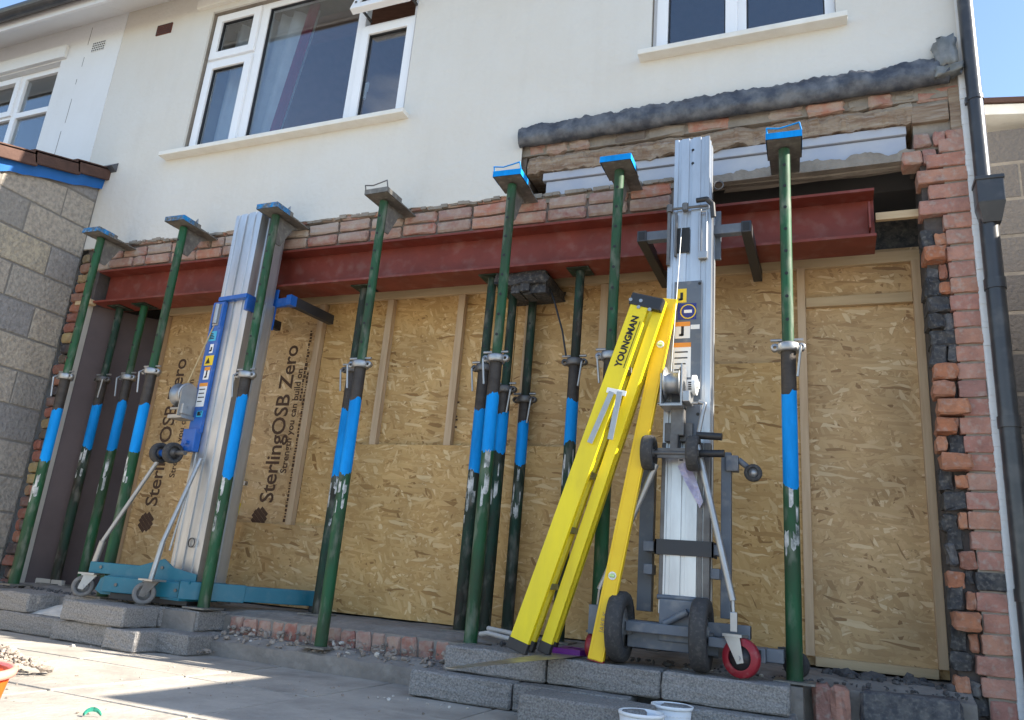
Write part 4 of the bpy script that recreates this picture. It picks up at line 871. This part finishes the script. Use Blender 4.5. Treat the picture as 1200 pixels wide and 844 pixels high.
stickers(G, [(-.03, .0, .79, .86, ('sticker_white', 'txt'))], -.112)
# loading wheels high on the mast
for x in (-.135, .045): wheel_part(G, (x, -.185, .822), .072, .046, 'X', 'rubber', 'galv_dark')
q = MB(); q.tube((-.165, -.185, .822), (.10, -.185, .822), .010, n=10); q.box((-.10, -.19, .802), (.02, -.178, .842)); q.box((-.05, -.185, .835), (-.02, -.105, .90)); q.build('wheel_axle', 'galv_dark', G)
q = MB(); q.tube((.07, -.185, .822), (.165, -.19, .822), .015, n=14); q.build('grip', 'black_plastic', G)
# fork carriage
q = MB(); q.box((-.235, -.03, 1.855), (.235, .012, 1.90), bev=.003); q.box((-.12, .012, 1.75), (.12, .03, 1.99)); q.build('carriage_bar', 'lift_grey', G)
for x in (-.236, .236):
    q = MB(); q.box((x-.022, -.036, 1.850), (x+.022, .555, 1.905), bev=.003); q.box((x-.014, -.0375, 1.858), (x+.014, -.0365, 1.897), 1); q.build('fork', ['fork_black', 'ink_black'], G)
# stowed stabiliser posts clipped beside the mast
for s, x in ((-1, -.175), (1, .150)):
    q = MB(); q.box((x-(.030 if s < 0 else .02), -.015, .20), (x+(.030 if s < 0 else .02), .03, .78 if s < 0 else .86), bev=.003); q.build('stabiliser', 'lift_grey', G)
    for z_ in (.46, .53): pass
    q = MB(); q.box((x-.03*s-.022, -.10, .435), (x-.03*s+.022, -.01, .475), bev=.003); q.build('clip_bracket', 'lift_grey', G); q = MB(); q.box((x-.03*s-.020, -.09, .345), (x-.03*s+.016, -.01, .385), bev=.003); q.build('clip_bracket', 'lift_grey', G)
q = MB(); q.box((.150, -.03, .78), (.20, .02, .845), bev=.004); q.tube((.20, -.005, .83), (.235, -.005, .80), .012, n=10); q.build('stabiliser_head', 'lift_grey', G)
wheel_part(G, (.258, -.02, .775), .036, .022, 'Y', 'rubber', 'galv', 18, 'caster_wheel')
q = MB(); q.box((-.115, -.115, .425), (.115, -.109, .485)); q.box((-.115, -.115, .425), (-.109, .0, .485)); q.box((.109, -.115, .425), (.115, .0, .485)); q.build('mast_strap', 'fork_black', G)
# base
q = MB(); q.box((-.21, -.13, .065), (.14, -.02, .165), bev=.004); q.box((-.085, -.145, .10), (.085, -.05, .255), bev=.004); q.box((-.205, -.185, .125), (.05, -.158, .162), bev=.003); q.tube((-.06, -.16, .165), (.03, -.175, .215), .013, n=10); q.tube((-.1, -.11, .262), (.1, -.11, .262), .010, n=10)
q.box((-.16, -.02, .05), (-.11, .5, .10), bev=.003); q.box((.075, -.02, .05), (.125, .5, .10), bev=.003); q.build('base_frame', 'lift_grey', G)
for x in (-.236, .080): wheel_part(G, (x, -.15, .138), .134, .060, 'X', 'rubber', 'galv', 30)
q = MB(); q.tube((-.28, -.15, .138), (.125, -.15, .138), .010, n=10); q.build('axle', 'galv_dark', G)
q = MB()
for (x0, x1, y0, y1, z0, z1) in ((.10, .255, -.14, -.095, .135, .185), (.25, .31, -.17, -.03, .062, .112)): q.box((x0, y0, z0), (x1, y1, z1), bev=.003)
q.box((.2555, -.135, .14), (.2562, -.10, .18), 1); q.box((.252, -.1712, .068), (.296, -.1704, .106), 1); q.box((.11, -.19, .10), (.215, -.15, .135), bev=.004); q.box((.31, -.13, .065), (.37, -.06, .112), bev=.003); q.build('outrigger', ['lift_grey', 'ink_black'], G)
q = MB(); q.box((-.34, -.14, .11), (-.19, -.10, .15), bev=.003); q.box((-.355, -.19, .10), (-.315, -.09, .21), bev=.003); q.build('outrigger', ['lift_grey', 'ink_black'], G)
caster(G, .205, -.19, .070, 'wheel_red', 'fork_black', 'galv', 1.25); caster(G, -.335, -.12, .050, 'wheel_red', 'fork_black', 'galv_dark', -.2)
caster(G, .38, .10, .050, 'rubber', 'fork_black', 'galv_dark', 1.2)
q = MB(); q.tube((.198, -.19, .27), (.055, -.16, .86), .013, n=12); q.tube((.198, -.19, .27), (.205, -.195, .16), .007, n=8); q.box((.19, -.205, .16), (.215, -.185, .23), bev=.003); q.build('stay_rod', 'galv', G)
q = MB(); q.tube((-.325, -.15, .27), (-.11, -.16, .78), .013, n=12); q.tube((-.325, -.15, .27), (-.335, -.14, .18), .007, n=8); q.build('stay_rod', 'galv', G)
# crumpled plastic instruction tag
q = MB(); n = 8; vs = []
for i in range(n+1):
    for j in range(3): t_ = i/n; vs.append((-.005+.075*t_+.022*(j-1)*(1-.6*t_), -.135-.02*math.sin(t_*5+j), .79-.165*t_+.012*(j-1)))
q.add(vs, [(i*3+j, i*3+j+1, (i+1)*3+j+1, (i+1)*3+j) for i in range(n) for j in range(2)], smooth=False); q.build('instruction_tag', 'tag_plastic', G)

# ---------- blue lift
B = thing('material_lift', 'blue and teal mast lift with silver column at the left', 'lift', (-3.20, -.10, .20), math.radians(-7))
q = MB(); q.prism(mast_profile(.115, -.10, .10), 'Z', .12, 1.745); q.build('outer_mast', 'alu', B)
q = MB(); q.prism(mast_profile(.112, -.125, .085), 'Z', 1.74, 2.285); q.build('inner_mast', 'alu', B)
q = MB(); q.box((-.118, -.132, 1.722), (.118, -.06, 1.748), bev=.003); q.box((.10, -.12, 1.65), (.121, -.06, 1.735), bev=.003); q.build('mast_collar', 'lift_blue', B)
q = MB(); q.box((-.160, -.124, .93), (-.060, -.102, 1.72), bev=.003); q.box((-.15, -.132, 1.55), (-.135, -.122, 1.71)); q.box((-.075, -.132, 1.55), (-.06, -.122, 1.71)); q.build('front_plate', 'lift_blue', B)
q = MB(); q.box((-.13, -.13, 1.57), (-.08, -.122, 1.70)); q.tube((-.105, -.135, 1.58), (-.105, -.135, 1.70), .014, n=10); q.build('pulley_head', 'galv', B)
stickers(B, [(-.115, -.085, 1.40, 1.455, ('sticker_white', 'fig')), (-.135, -.065, 1.325, 1.385, ('sticker_yellow', 'tri')), (-.122, -.075, 1.24, 1.315, ('sticker_white', 'fig', 'hdr')), (-.138, -.070, 1.08, 1.22, ('sticker_white', 'txt', 'hdr')), (-.115, -.065, 1.02, 1.055, ('sticker_cyan', 'txt')), (-.14, -.08, 1.475, 1.535, ('sticker_cyan', 'txt'))], -.1255)
q = MB(); q.lathe([(.02, -.04), (.066, -.04), (.070, -.036), (.045, -.032), (.045, .032), (.070, .036), (.066, .04), (.02, .04), (.02, -.04)], 'X', (-.20, -.17, 1.14), 28); q.build('winch_drum', 'galv', B)
q = MB(); q.tube((-.155, -.17, 1.14), (-.145, -.17, 1.14), .060, n=26); q.box((-.148, -.23, 1.01), (-.142, -.11, 1.14)); q.box((-.25, -.21, 1.0), (-.13, -.12, 1.02)); q.box((-.145, -.22, 1.02), (-.12, -.15, 1.08), bev=.004); q.tube((-.26, -.19, 1.06), (-.12, -.19, 1.06), .008, n=8); q.build('winch_frame', 'galv', B)
q = MB(); q.tube((-.19, -.175, 1.19), (-.115, -.12, 1.60), .004, n=6); q.build('winch_rope', 'rope', B)
q = MB(); q.box((-.175, -.145, .82), (-.065, -.102, .95), bev=.006); q.tube((-.12, -.145, .87), (-.12, -.16, .87), .012, n=10); q.build('winch_bracket', 'lift_blue', B)
for x in (-.26, -.15): wheel_part(B, (x, -.20, .80), .058, .042, 'X', 'rubber', 'galv_dark')
q = MB(); q.tube((-.30, -.20, .80), (-.05, -.20, .80), .009, n=10); q.tube((-.105, -.20, .80), (-.045, -.20, .80), .013, n=10); q.build('wheel_axle', 'galv_dark', B)
q = MB(); q.tube((-.25, -.20, .80), (-.19, -.20, .80), .020, n=12); q.tube((-.2, -.19, .81), (-.12, -.11, .88), .014, n=10); q.build('axle_arm', 'lift_blue', B)
cps = Vector((-.475, -.30, 0)); q = MB(); q.tube((-.25, -.21, .755), (cps.x+.03, cps.y, .30), .012, n=12); q.tube((cps.x+.03, cps.y, .30), (cps.x, cps.y, .175), .017, n=10); q.build('stay_rod', 'galv', B)
q = MB(); q.tube((.0, -.13, .78), (-.015, -.25, .32), .012, n=12); q.tube((-.015, -.25, .32), (-.015, -.275, .12), .014, n=10); q.tube((-.03, -.13, .76), (-.04, -.18, .28), .006, n=8); q.build('stay_rod', 'galv', B)
q = MB(); q.lathe([(.022, -.003), (.026, -.003), (.026, .003), (.022, .003), (.022, -.003)], 'Y', (.03, -.108, .33), 16); q.build('ring', 'galv_dark', B)
# fork carriage
q = MB(); q.box((-.235, .102, 1.745), (.235, .125, 1.80), bev=.003); q.box((-.11, .101, 1.60), (.11, .112, 1.86)); q.build('carriage_bar', 'lift_blue', B)
for x in (-.232, .232):
    q = MB(); q.box((x-.02, .082, 1.742), (x+.02, .46, 1.803), bev=.003); q.box((x-.0205, .0815, 1.741), (x+.0205, .13, 1.804), 1); q.build('fork', ['fork_black', 'lift_blue'], B)
# teal base: left beam with tapered cheek, right leg reaching into the opening
q = MB(); MO = Matrix.Translation((0, -.11, 0)) @ Matrix.Rotation(math.radians(21), 4, 'Z') @ Matrix.Translation((0, .11, 0)); q.box((-.52, -.14, .132), (-.05, -.09, .190), bev=.004, M=MO); q.prism([(-.44, .05), (-.42, .11), (-.33, .15), (-.08, .235), (-.02, .195), (.12, .17), (.12, .05), (-.40, .03)], 'Y', -.165, -.152, M=MO); q.box((-.38, -.20, .045), (.10, -.17, .125), bev=.004, M=MO)
q.box((-.12, -.16, .12), (.14, .08, .135)); q.box((-.16, -.19, .035), (.12, .05, .05)); q.build('base_frame', 'lift_teal', B)
q = MB(); q.box((-.34, -.175, .012), (.10, -.05, .044), M=MO, bev=.003); q.build('skid_shadow', 'fork_black', B)  # dark plate under the base, its black also standing in for the shadow there
for (bx_, bz_) in ((-.30, .085), (-.12, .085), (.04, .085), (-.08, .19), (-.45, .165)):
    q = MB(); q.tube(MO @ Vector((bx_, -.2015 if bz_ < .1 else (-.1665 if bz_ > .18 else -.1415), bz_)), MO @ Vector((bx_, -.206 if bz_ < .1 else (-.171 if bz_ > .18 else -.146), bz_)), .009, n=6); q.build('bolt', 'galv_dark', B)
q = MB(); ML = Matrix.Translation((.06, -.16, 0)) @ Matrix.Rotation(math.radians(-32), 4, 'Z'); q.box((0, 0, .05), (.06, .72, .13), bev=.004, M=ML); q.box((-.003, 0, .045), (.063, .33, .134), bev=.003, M=ML); q.build('leg', 'lift_teal', B)
q = MB(); q.box((-.56, -.165, .122), (-.465, -.075, .131), M=MO); q.build('caster_plate', 'galv', B)
cpos = MO @ Vector((-.515, -.12, 0)); caster(B, cpos.x, cpos.y, .056, 'rubber_grey', 'galv', 'galv', -.75)
q = MB(); q.box((-.06, -.315, .122), (.05, -.23, .131)); q.build('caster_plate', 'galv', B)
caster(B, -.01, -.27, .056, 'rubber_grey', 'galv', 'galv_dark', -.8)
caster(B, .46, .46, .036, 'rubber', 'galv_dark', 'galv_dark', .2)
up = text_mesh('lettering', 'Material Lift', .05, basis((.1008, .03, 1.85), (0, 0, 1), (0, -1, 0)), 'sticker_blue', .0003, .001) if False else None
q = MB(); z_ = 1.80
while z_ < 2.15: q.box((.1125, -.03, z_), (.1131, -.012, z_+.018)); z_ += rnd.choice((.025, .028, .04))
q.build('side_print', 'sticker_blue', B)
q = MB(); z_ = .95
while z_ < 1.65: q.box((.1155, -.03, z_), (.1161, -.008, z_+.02)); z_ += rnd.choice((.03, .033, .05))
q.build('side_print', 'galv_dark', B)

# ================================================================== CONCRETE BLOCKS
BLK = {}
def cblock(x0, y0, z0, label, along='X', rz=0.0, L=.44, W=.215, Hh=.1):
    """x0,y0 = left / front corner (camera side)"""
    dx, dy = (L, W) if along == 'X' else (W, L)
    key = (along, L, rnd.randint(0, 2))
    if key not in BLK: BLK[key] = unit_mesh('concrete_block', 'block_new', len(BLK)*3+1, jit=.0026, cuts=4, bev=.07, dims=(dx, dy, Hh-.004))
    o = link('concrete_block', BLK[key], None, (x0+dx/2, y0+dy/2, z0+Hh/2)); o.rotation_euler = (0, 0, rz)
    return tag(o, label, 'concrete block', 'loose concrete blocks forming the steps')
# right hand step, upper course
cblock(-1.492, -.452, .1, 'concrete block under the feet of the yellow stepladder', rz=-.01)
cblock(-1.046, -.445, .1, 'concrete block under the foot of the yellow spirit level')
cblock(-.600, -.450, .1, 'concrete block below the red caster, at the front of the step', rz=.008)
cblock(-.575, -.222, .1, 'concrete block behind the front row, below the prop at the step end', rz=.0)
# lower course
cblock(-1.592, -.545, .0, 'lowest concrete block at the open left corner of the stepladder step')
cblock(-1.148, -.535, .0, 'lower concrete block beneath the handsaw blade')
cblock(-1.030, -.775, .0, 'pale concrete block set forward beside the white tubs', rz=-.02)
cblock(-.585, -.54, .0, 'lower concrete block beneath the front edge of the red caster block')
cblock(-.58, -.318, .0, 'lower concrete block at the back of the step end', rz=.0)
# left hand step
cblock(-3.268, -.565, .0, 'low sunlit concrete block standing forward on the paving', 'Y', rz=-.04)
cblock(-3.625, -.545, .1, 'sunlit concrete block on top of the left step, front corner', rz=-.02)
cblock(-3.395, -.315, .1, 'shaded concrete block below the prop in front of the blue lift', 'Y', rz=-.06)
cblock(-3.17, -.29, .1, 'shaded concrete block at the right end of the left step', 'Y', rz=-.05, L=.3)
cblock(-3.075, -.44, .0, 'lower shaded concrete block tucked behind the forward one', 'Y', L=.40)
cblock(-3.70, -.515, .0, 'lower concrete block beneath the sunlit top block')
cblock(-4.145, -.485, .0, 'lower concrete block in the middle of the left row', rz=-.02)
cblock(-4.59, -.455, .0, 'lower concrete block by the foot of the block extension')
cblock(-4.40, -.47, .1, 'upper concrete block with a sunlit end, nearest the extension', rz=-.03)
cblock(-3.93, -.30, .1, 'upper concrete block set back behind spilled mortar', rz=.03)
cblock(-4.38, -.25, .1, 'upper concrete block set back nearest the mixed brick jamb')

# ================================================================== YELLOW STEPLADDER
LT = Vector((-.715, -.43, 1.735)); 
bF = onY(606, 757, -.50); bR = onY(639, 746, -.44)
LD = thing('stepladder', 'yellow folded stepladder leaning against the grey lift', 'ladder', (bF.x, bF.y, .2))
def plank(name, p, q, wdt, thk, face_n, matn, parent, off=0.0):
    """flat bar from p to q, face towards face_n"""
    p = Vector(p); q = Vector(q); d = (q-p).normalized(); n_ = Vector(face_n); n_ = (n_-d*n_.dot(d)).normalized(); s_ = d.cross(n_)
    M = Matrix(((s_.x, n_.x, d.x, p.x), (s_.y, n_.y, d.y, p.y), (s_.z, n_.z, d.z, p.z), (0, 0, 0, 1)))
    mb = MB(); L_ = (q-p).length; mb.box((-wdt/2, -thk, 0), (wdt/2, 0, L_), M=M, bev=.002); return mb.build(name, matn, parent, world=True), M, L_
tf = onY(753, 348, -.44); trr = onY(775, 352, -.415); tf.z = min(tf.z, 1.76)
bF.z = .232; bR.z = .232
o1, M1, L1 = plank('stile', bF, tf, .080, .028, (0, -1, 0), 'ladder_yellow', LD)
o2, M2, L2 = plank('stile', bR, trr, .044, .028, (0, -1, 0), 'ladder_yellow', LD)
off = Vector((-.03, .16, 0))
o3, M3, L3 = plank('stile', bF+off, tf+off, .080, .028, (0, -1, 0), 'ladder_yellow', LD)
o4, M4, L4 = plank('stile', bR+off*.9, trr+off*.9, .044, .028, (0, -1, 0), 'ladder_yellow', LD)
for (M_, wd) in ((M1, .086), (M2, .05), (M3, .086), (M4, .05)):
    q = MB(); q.box((-wd/2, -.031, -.022), (wd/2, .003, .02), M=M_, bev=.003); q.build('foot', 'black_plastic', LD, world=True)
for k in range(1, 6):
    p = bF+(tf-bF)*(k/6.3); q = MB(); q.box((p.x-.03, p.y+.03, p.z-.012), (p.x+.03, p.y+.155, p.z+.012), bev=.002); q.build('tread', 'galv', LD, world=True)
q = MB(); q.box((-.05, -.034, L1-.045), (.095, .004, L1+.012), M=M1 @ Matrix.Rotation(0, 4, 'Y'), bev=.006); ob = q.build('top_cap', 'black_plastic', LD, world=True)
q = MB()
for (x, z_) in ((-.045, L1-.025), (.0, L1-.02), (.0, L1-.05), (.05, L1-.05)): q.tube(M1 @ Vector((x, .003, z_)), M1 @ Vector((x, .0065, z_)), .008, n=10)
q.build('rivet', 'galv', ob, world=True)
hp = onY(723, 460, -.47); h1 = onY(692, 520, -.47); h2 = onY(716, 516, -.47)
q = MB(); q.box((-.042, 0, -.011), (.042, .004, .011), M=Matrix.Translation((hp.x, hp.y-.012, hp.z)) @ Matrix.Rotation(.22, 4, 'Y'), bev=.001); q.build('hinge_plate', 'sticker_white', LD, world=True)
for (a_, b_, dx) in ((hp, h1, -.018), (hp, h2, .016)):
    plank('hinge_bar', a_+Vector((dx, -.016, 0)), b_+Vector((0, -.016, 0)), .024, .004, (0, -1, 0), 'galv', LD)
ux = (M1 @ Vector((0, 0, 1))-M1 @ Vector((0, 0, 0))); vx = Vector((-ux.z, 0, ux.x))
pt = M1 @ Vector((0, .0008, L1*.785)); 
tm = basis(pt+Vector((.014, -.0012, -.004)), ux, vx)
link('lettering', text_mesh('lettering', 'YOUNGMAN', .040, tm, 'ink_black', .0003, .0015), LD, world=True)
q = MB(); q.box((0, -.014, 0), (.215, -.0115, .0006), M=tm); q.build('underline', 'ink_black', LD, world=True)

# ================================================================== SPIRIT LEVEL
lb = onY(697, 775, -.43); lb.z = .203; lt = onY(785, 350, -.36)
d_ = (lt-lb).normalized(); s_ = d_.cross(Vector((0, -1, 0))).normalized()
SV = tag(plank('spirit_level', lb, lt, .062, .026, (0, -1, 0), 'level_yellow', None)[0], 'long yellow spirit level leaning on the grey lift beside the stepladder', 'spirit level')
_, MS, LS = plank('end_cap', lb-d_*.002, lb+d_*.008, .0632, .027, (0, -1, 0), 'wheel_red', SV)
for f_ in (.215, .86):
    q = MB(); q.lathe([(.0, -.0), (.016, .0), (.016, .004), (.011, .004), (.0105, .001), (.0, .001)], 'Y', (0, 0, 0), 18, M=MS @ Matrix.Translation((.0, .0, LS*0+f_*(lt-lb).length))); q.build('vial_ring', 'sticker_white', SV)
    q = MB(); q.tube(MS @ Vector((-.010, .0032, f_*(lt-lb).length)), MS @ Vector((.010, .0032, f_*(lt-lb).length)), .006, n=10); q.build('vial', 'vial', SV)
q = MB(); L_ = (lt-lb).length
for x in (-.022, .022): q.box((x-.0012, 0, .02), (x+.0012, .0015, L_-.02), M=MS)
q.build('rib', 'level_yellow', SV)
link('lettering', text_mesh('lettering', 'JAKE K', .026, basis(MS @ Vector((.010, .0018, .11)), d_, Vector((-d_.z, 0, d_.x))), 'osb_edge', .0003), SV)

# ================================================================== HANDSAW
hd = onZ(668, 767, .205); tip = onZ(528, 783.5, .205)
SW = thing('handsaw', 'handsaw with purple handle lying across the concrete blocks', 'handsaw', (hd.x, hd.y, .205))
dv = (tip-hd); Ls = dv.length; dv.normalize(); sv = Vector((-dv.y, dv.x, 0))
def sp(u, v, z=0): return (hd.x+dv.x*u+sv.x*v, hd.y+dv.y*u+sv.y*v, .2045+z)
q = MB(); ol = [(-.02, -.06), (.10, -.062), (Ls, -.018), (Ls, .012), (-.02, .06)]
q.add([sp(u, v, 0) for u, v in ol]+[sp(u, v, .0012) for u, v in ol], [(0, 1, 2, 3, 4), (9, 8, 7, 6, 5)]+[(i, 5+i, 5+(i+1) % 5, (i+1) % 5) for i in range(5)]); q.build('blade', 'saw_steel', SW, world=True)
q = MB()
ho = [(.03, -.066), (.0, -.07), (-.06, -.06), (-.11, -.075), (-.125, -.05), (-.115, .04), (-.10, .062), (-.03, .066), (.02, .05)]
hi = [(-.04, -.03), (-.045, -.035), (-.07, -.035), (-.085, -.035), (-.088, -.02), (-.085, .02), (-.08, .03), (-.05, .032), (-.04, .02)]
vs = [sp(u, v, -.003) for u, v in ho]+[sp(u, v, -.003) for u, v in hi]+[sp(u, v, .022) for u, v in ho]+[sp(u, v, .022) for u, v in hi]; n = 9; fs = []
for i in range(n):
    j = (i+1) % n; fs += [(i, j, n+j, n+i), (2*n+i, 3*n+i, 3*n+j, 2*n+j), (i, 2*n+i, 2*n+j, j), (n+i, n+j, 3*n+j, 3*n+i)]
q.add(vs, fs); q.build('handle', 'purple', SW, world=True)

# ================================================================== TUBS, BUCKET
def tub(c_, r, h, label):
    t = thing('plastic_tub', label, 'tub', c_, 0, 'white plastic tubs')
    q = MB(); q.lathe([(.001, .002), (r*.80, .002), (r*.82, .004), (r*.975, h-.012), (r*.955, h-.012), (r*.94, h-.024)], 'Z', (0, 0, 0), 36); q.tube((0, 0, h-.034), (0, 0, h-.026), r*.942, n=36, smooth=False); q.build('cup', 'tub_white', t)
    q = MB(); q.lathe([(r*.955, h-.012), (r*1.0, h-.012), (r*1.02, h-.006), (r*1.0, h), (r*.955, h), (r*.955, h-.012)], 'Z', (0, 0, 0), 36); q.build('rim', 'tub_white', t)
p1 = onZ(752, 834, .10); p2 = onZ(778, 829, .10)
tub((p1.x, p1.y, .0), .074, .10, 'opaque white plastic tub in front of the block step'); tub((p2.x+.01, p2.y+.10, 0), .074, .10, 'second pale plastic tub touching the white one, nearer the blocks')
bp = onZ(20, 796, .24)
BK = thing('bucket', 'orange plastic bucket with dark marks on the sunlit paving', 'bucket', (bp.x-.21, bp.y-.04, 0))
q = MB(); q.lathe([(.001, .0), (.105, .0), (.150, .235), (.146, .235), (.102, .006), (.001, .006)], 'Z', (0, 0, 0), 40); q.build('bucket_body', 'orange', BK)
q = MB(); q.lathe([(.146, .228), (.156, .228), (.158, .238), (.150, .243), (.146, .240), (.146, .228)], 'Z', (0, 0, 0), 40); q.build('rim', 'orange_rim', BK)
q = MB(); zz = .17
for k in range(6):
    a0 = -.9+k*.22; r_ = .139+.0006
    q.add([(r_*math.cos(a0), r_*math.sin(a0), .175), (r_*math.cos(a0+.13), r_*math.sin(a0+.13), .165), (r_*1.022*math.cos(a0+.2), r_*1.022*math.sin(a0+.2), .195), (r_*1.024*math.cos(a0+.06), r_*1.024*math.sin(a0+.06), .205)], [(0, 1, 2, 3)])
q.build('printed_mark', 'ink_black', BK)
q = MB(); gp = onZ(103, 836, .01); n = 8; vs = []
for i in range(n+1):
    t_ = PI*i/n
    for (rr, zz) in ((.012, 0), (.012, .02), (.019, .02), (.019, 0)): vs.append((gp.x-rr*math.cos(t_), gp.y+.01*t_, .002+rr*math.sin(t_)*.9+zz*.3))
q.add(vs, [(i*4+k, i*4+(k+1) % 4, (i+1)*4+(k+1) % 4, (i+1)*4+k) for i in range(n) for k in range(4)]); tag(q.build('plastic_clip', 'green_scrap'), 'small curved green plastic clip on the paving', 'clip')

# second yellow ladder behind the blue lift
t = thing('stepladder', 'yellow ladder tucked behind the blue lift against the chipboard', 'ladder', (-3.2, .25, .21))
plank('stile', (-3.72, .16, .22), (-3.55, .33, 1.05), .07, .03, (0, -1, 0), 'ladder_yellow', t); plank('stile', (-3.375, .20, .22), (-3.375, .28, .80), .035, .03, (0, -1, 0), 'ladder_yellow', t)
for k in range(4):
    f_ = .15+.22*k; q = MB(); q.box((-3.68+.17*f_, .19+.15*f_, .22+.85*f_), (-3.36, .215+.15*f_, .245+.85*f_)); q.build('tread', 'galv', t, world=True)
q = MB(); q.box((-.03, 0, 0), (.03, .022, .62), bev=.002); tb_ = q.build('timber_offcut', 'old_timber', None, (-3.66, .14, .215)); tb_.rotation_euler = (-.12, .42, 0); tag(tb_, 'brown timber offcut leaning beside the blue lift base', 'timber')

# ================================================================== RUBBLE
def chips(name, spots, matn, n_each, rmin, rmax, label=None):
    mb = MB()
    base = bmesh.new(); bmesh.ops.create_icosphere(base, subdivisions=1, radius=1); base.verts.index_update()
    V0 = [v.co.copy() for v in base.verts]; F0 = [[v.index for v in f.verts] for f in base.faces]; base.free()
    for (x0, x1, y0, y1, z_, n_) in spots:
        for k in range(int(n_*n_each)):
            r = rmin*(rmax/rmin)**(rnd.random()**1.8); x = rnd.uniform(x0, x1); y = rnd.uniform(y0, y1)
            R_ = Matrix.Rotation(rnd.random()*6, 3, 'Z') @ Matrix.Rotation(rnd.random()*6, 3, 'X'); sc = Vector((r*rnd.uniform(.7, 1.6), r*rnd.uniform(.6, 1.2), r*rnd.uniform(.35, .8)))
            zz = z_(x, y) if callable(z_) else z_
            vs = []
            for v in V0:
                u = Vector((v.x*sc.x, v.y*sc.y, v.z*sc.z))*rnd.uniform(.8, 1.15); u = R_ @ u; vs.append((x+u.x, y+u.y, zz+u.z+r*.25))
            mb.add(vs, F0)
    return tag(mb.build(name, matn), label, 'rubble', kind='stuff')
ez = lambda x, y: .072+max(0, (y+.28))*.4
chips('rubble', [(-2.9, -1.5, -.27, -.12, ez, 1.0), (-3.1, -2.8, -.38, -.2, .02, .15)], 'rubble_mat', 330, .004, .020, 'grey mortar rubble along the concrete step')
chips('rubble', [(-4.8, -3.0, -.27, .05, .20, .8), (-1.4, -.1, -.22, .1, .20, .8), (-.1, .42, -.12, .25, .20, .55)], 'rubble_dark', 260, .004, .016, 'dark rubble crumbs on the footing')
chips('rubble', [(-.05, .42, .0, .22, .215, .6)], 'rubble_dark', 120, .01, .032, 'dark broken stones at the foot of the right pier')
chips('rubble', [(-2.9, -1.5, -.27, -.12, ez, .5), (-4.0, -3.6, -.42, -.30, .105, .6), (-1.65, -1.0, -.7, -.58, .0, .25), (-3.4, -2.6, -.75, -.45, .0, .1), (-.9, -.2, -.2, .05, .2, .2)], 'rubble_light', 45, .004, .016, 'pale mortar and plaster chips scattered over the step')
rp = onZ(6, 792, .02)
chips('rubble_heap', [(rp.x-.5, rp.x-.03, rp.y-.02, rp.y+.22, lambda x, y: .10*max(0, 1-abs(x-rp.x+.2)/.3)*max(0, 1-abs(y-rp.y-.1)/.16), 1.0)], 'rubble_mat', 520, .005, .022, 'heap of pale sunlit rubble behind the orange bucket')
chips('rubble', [(-5.0, .5, -3.0, -.58, .0, 1.0)], 'rubble_mat', 900, .0012, .007, 'fine grit scattered on the paving')
# mortar spill on the left step
o = noisy_slab('mortar_spill', -3.98, -3.62, -.44, -.28, lambda x, y: .104+.05*max(0, 1-((x+3.83)/.2)**2)*min(1, max(0, (y+.44)/.1)), 'rubble_light', 22, 10, .008, z0=.10); tag(o, 'spilled pale mortar on the left block step', 'mortar', kind='stuff')
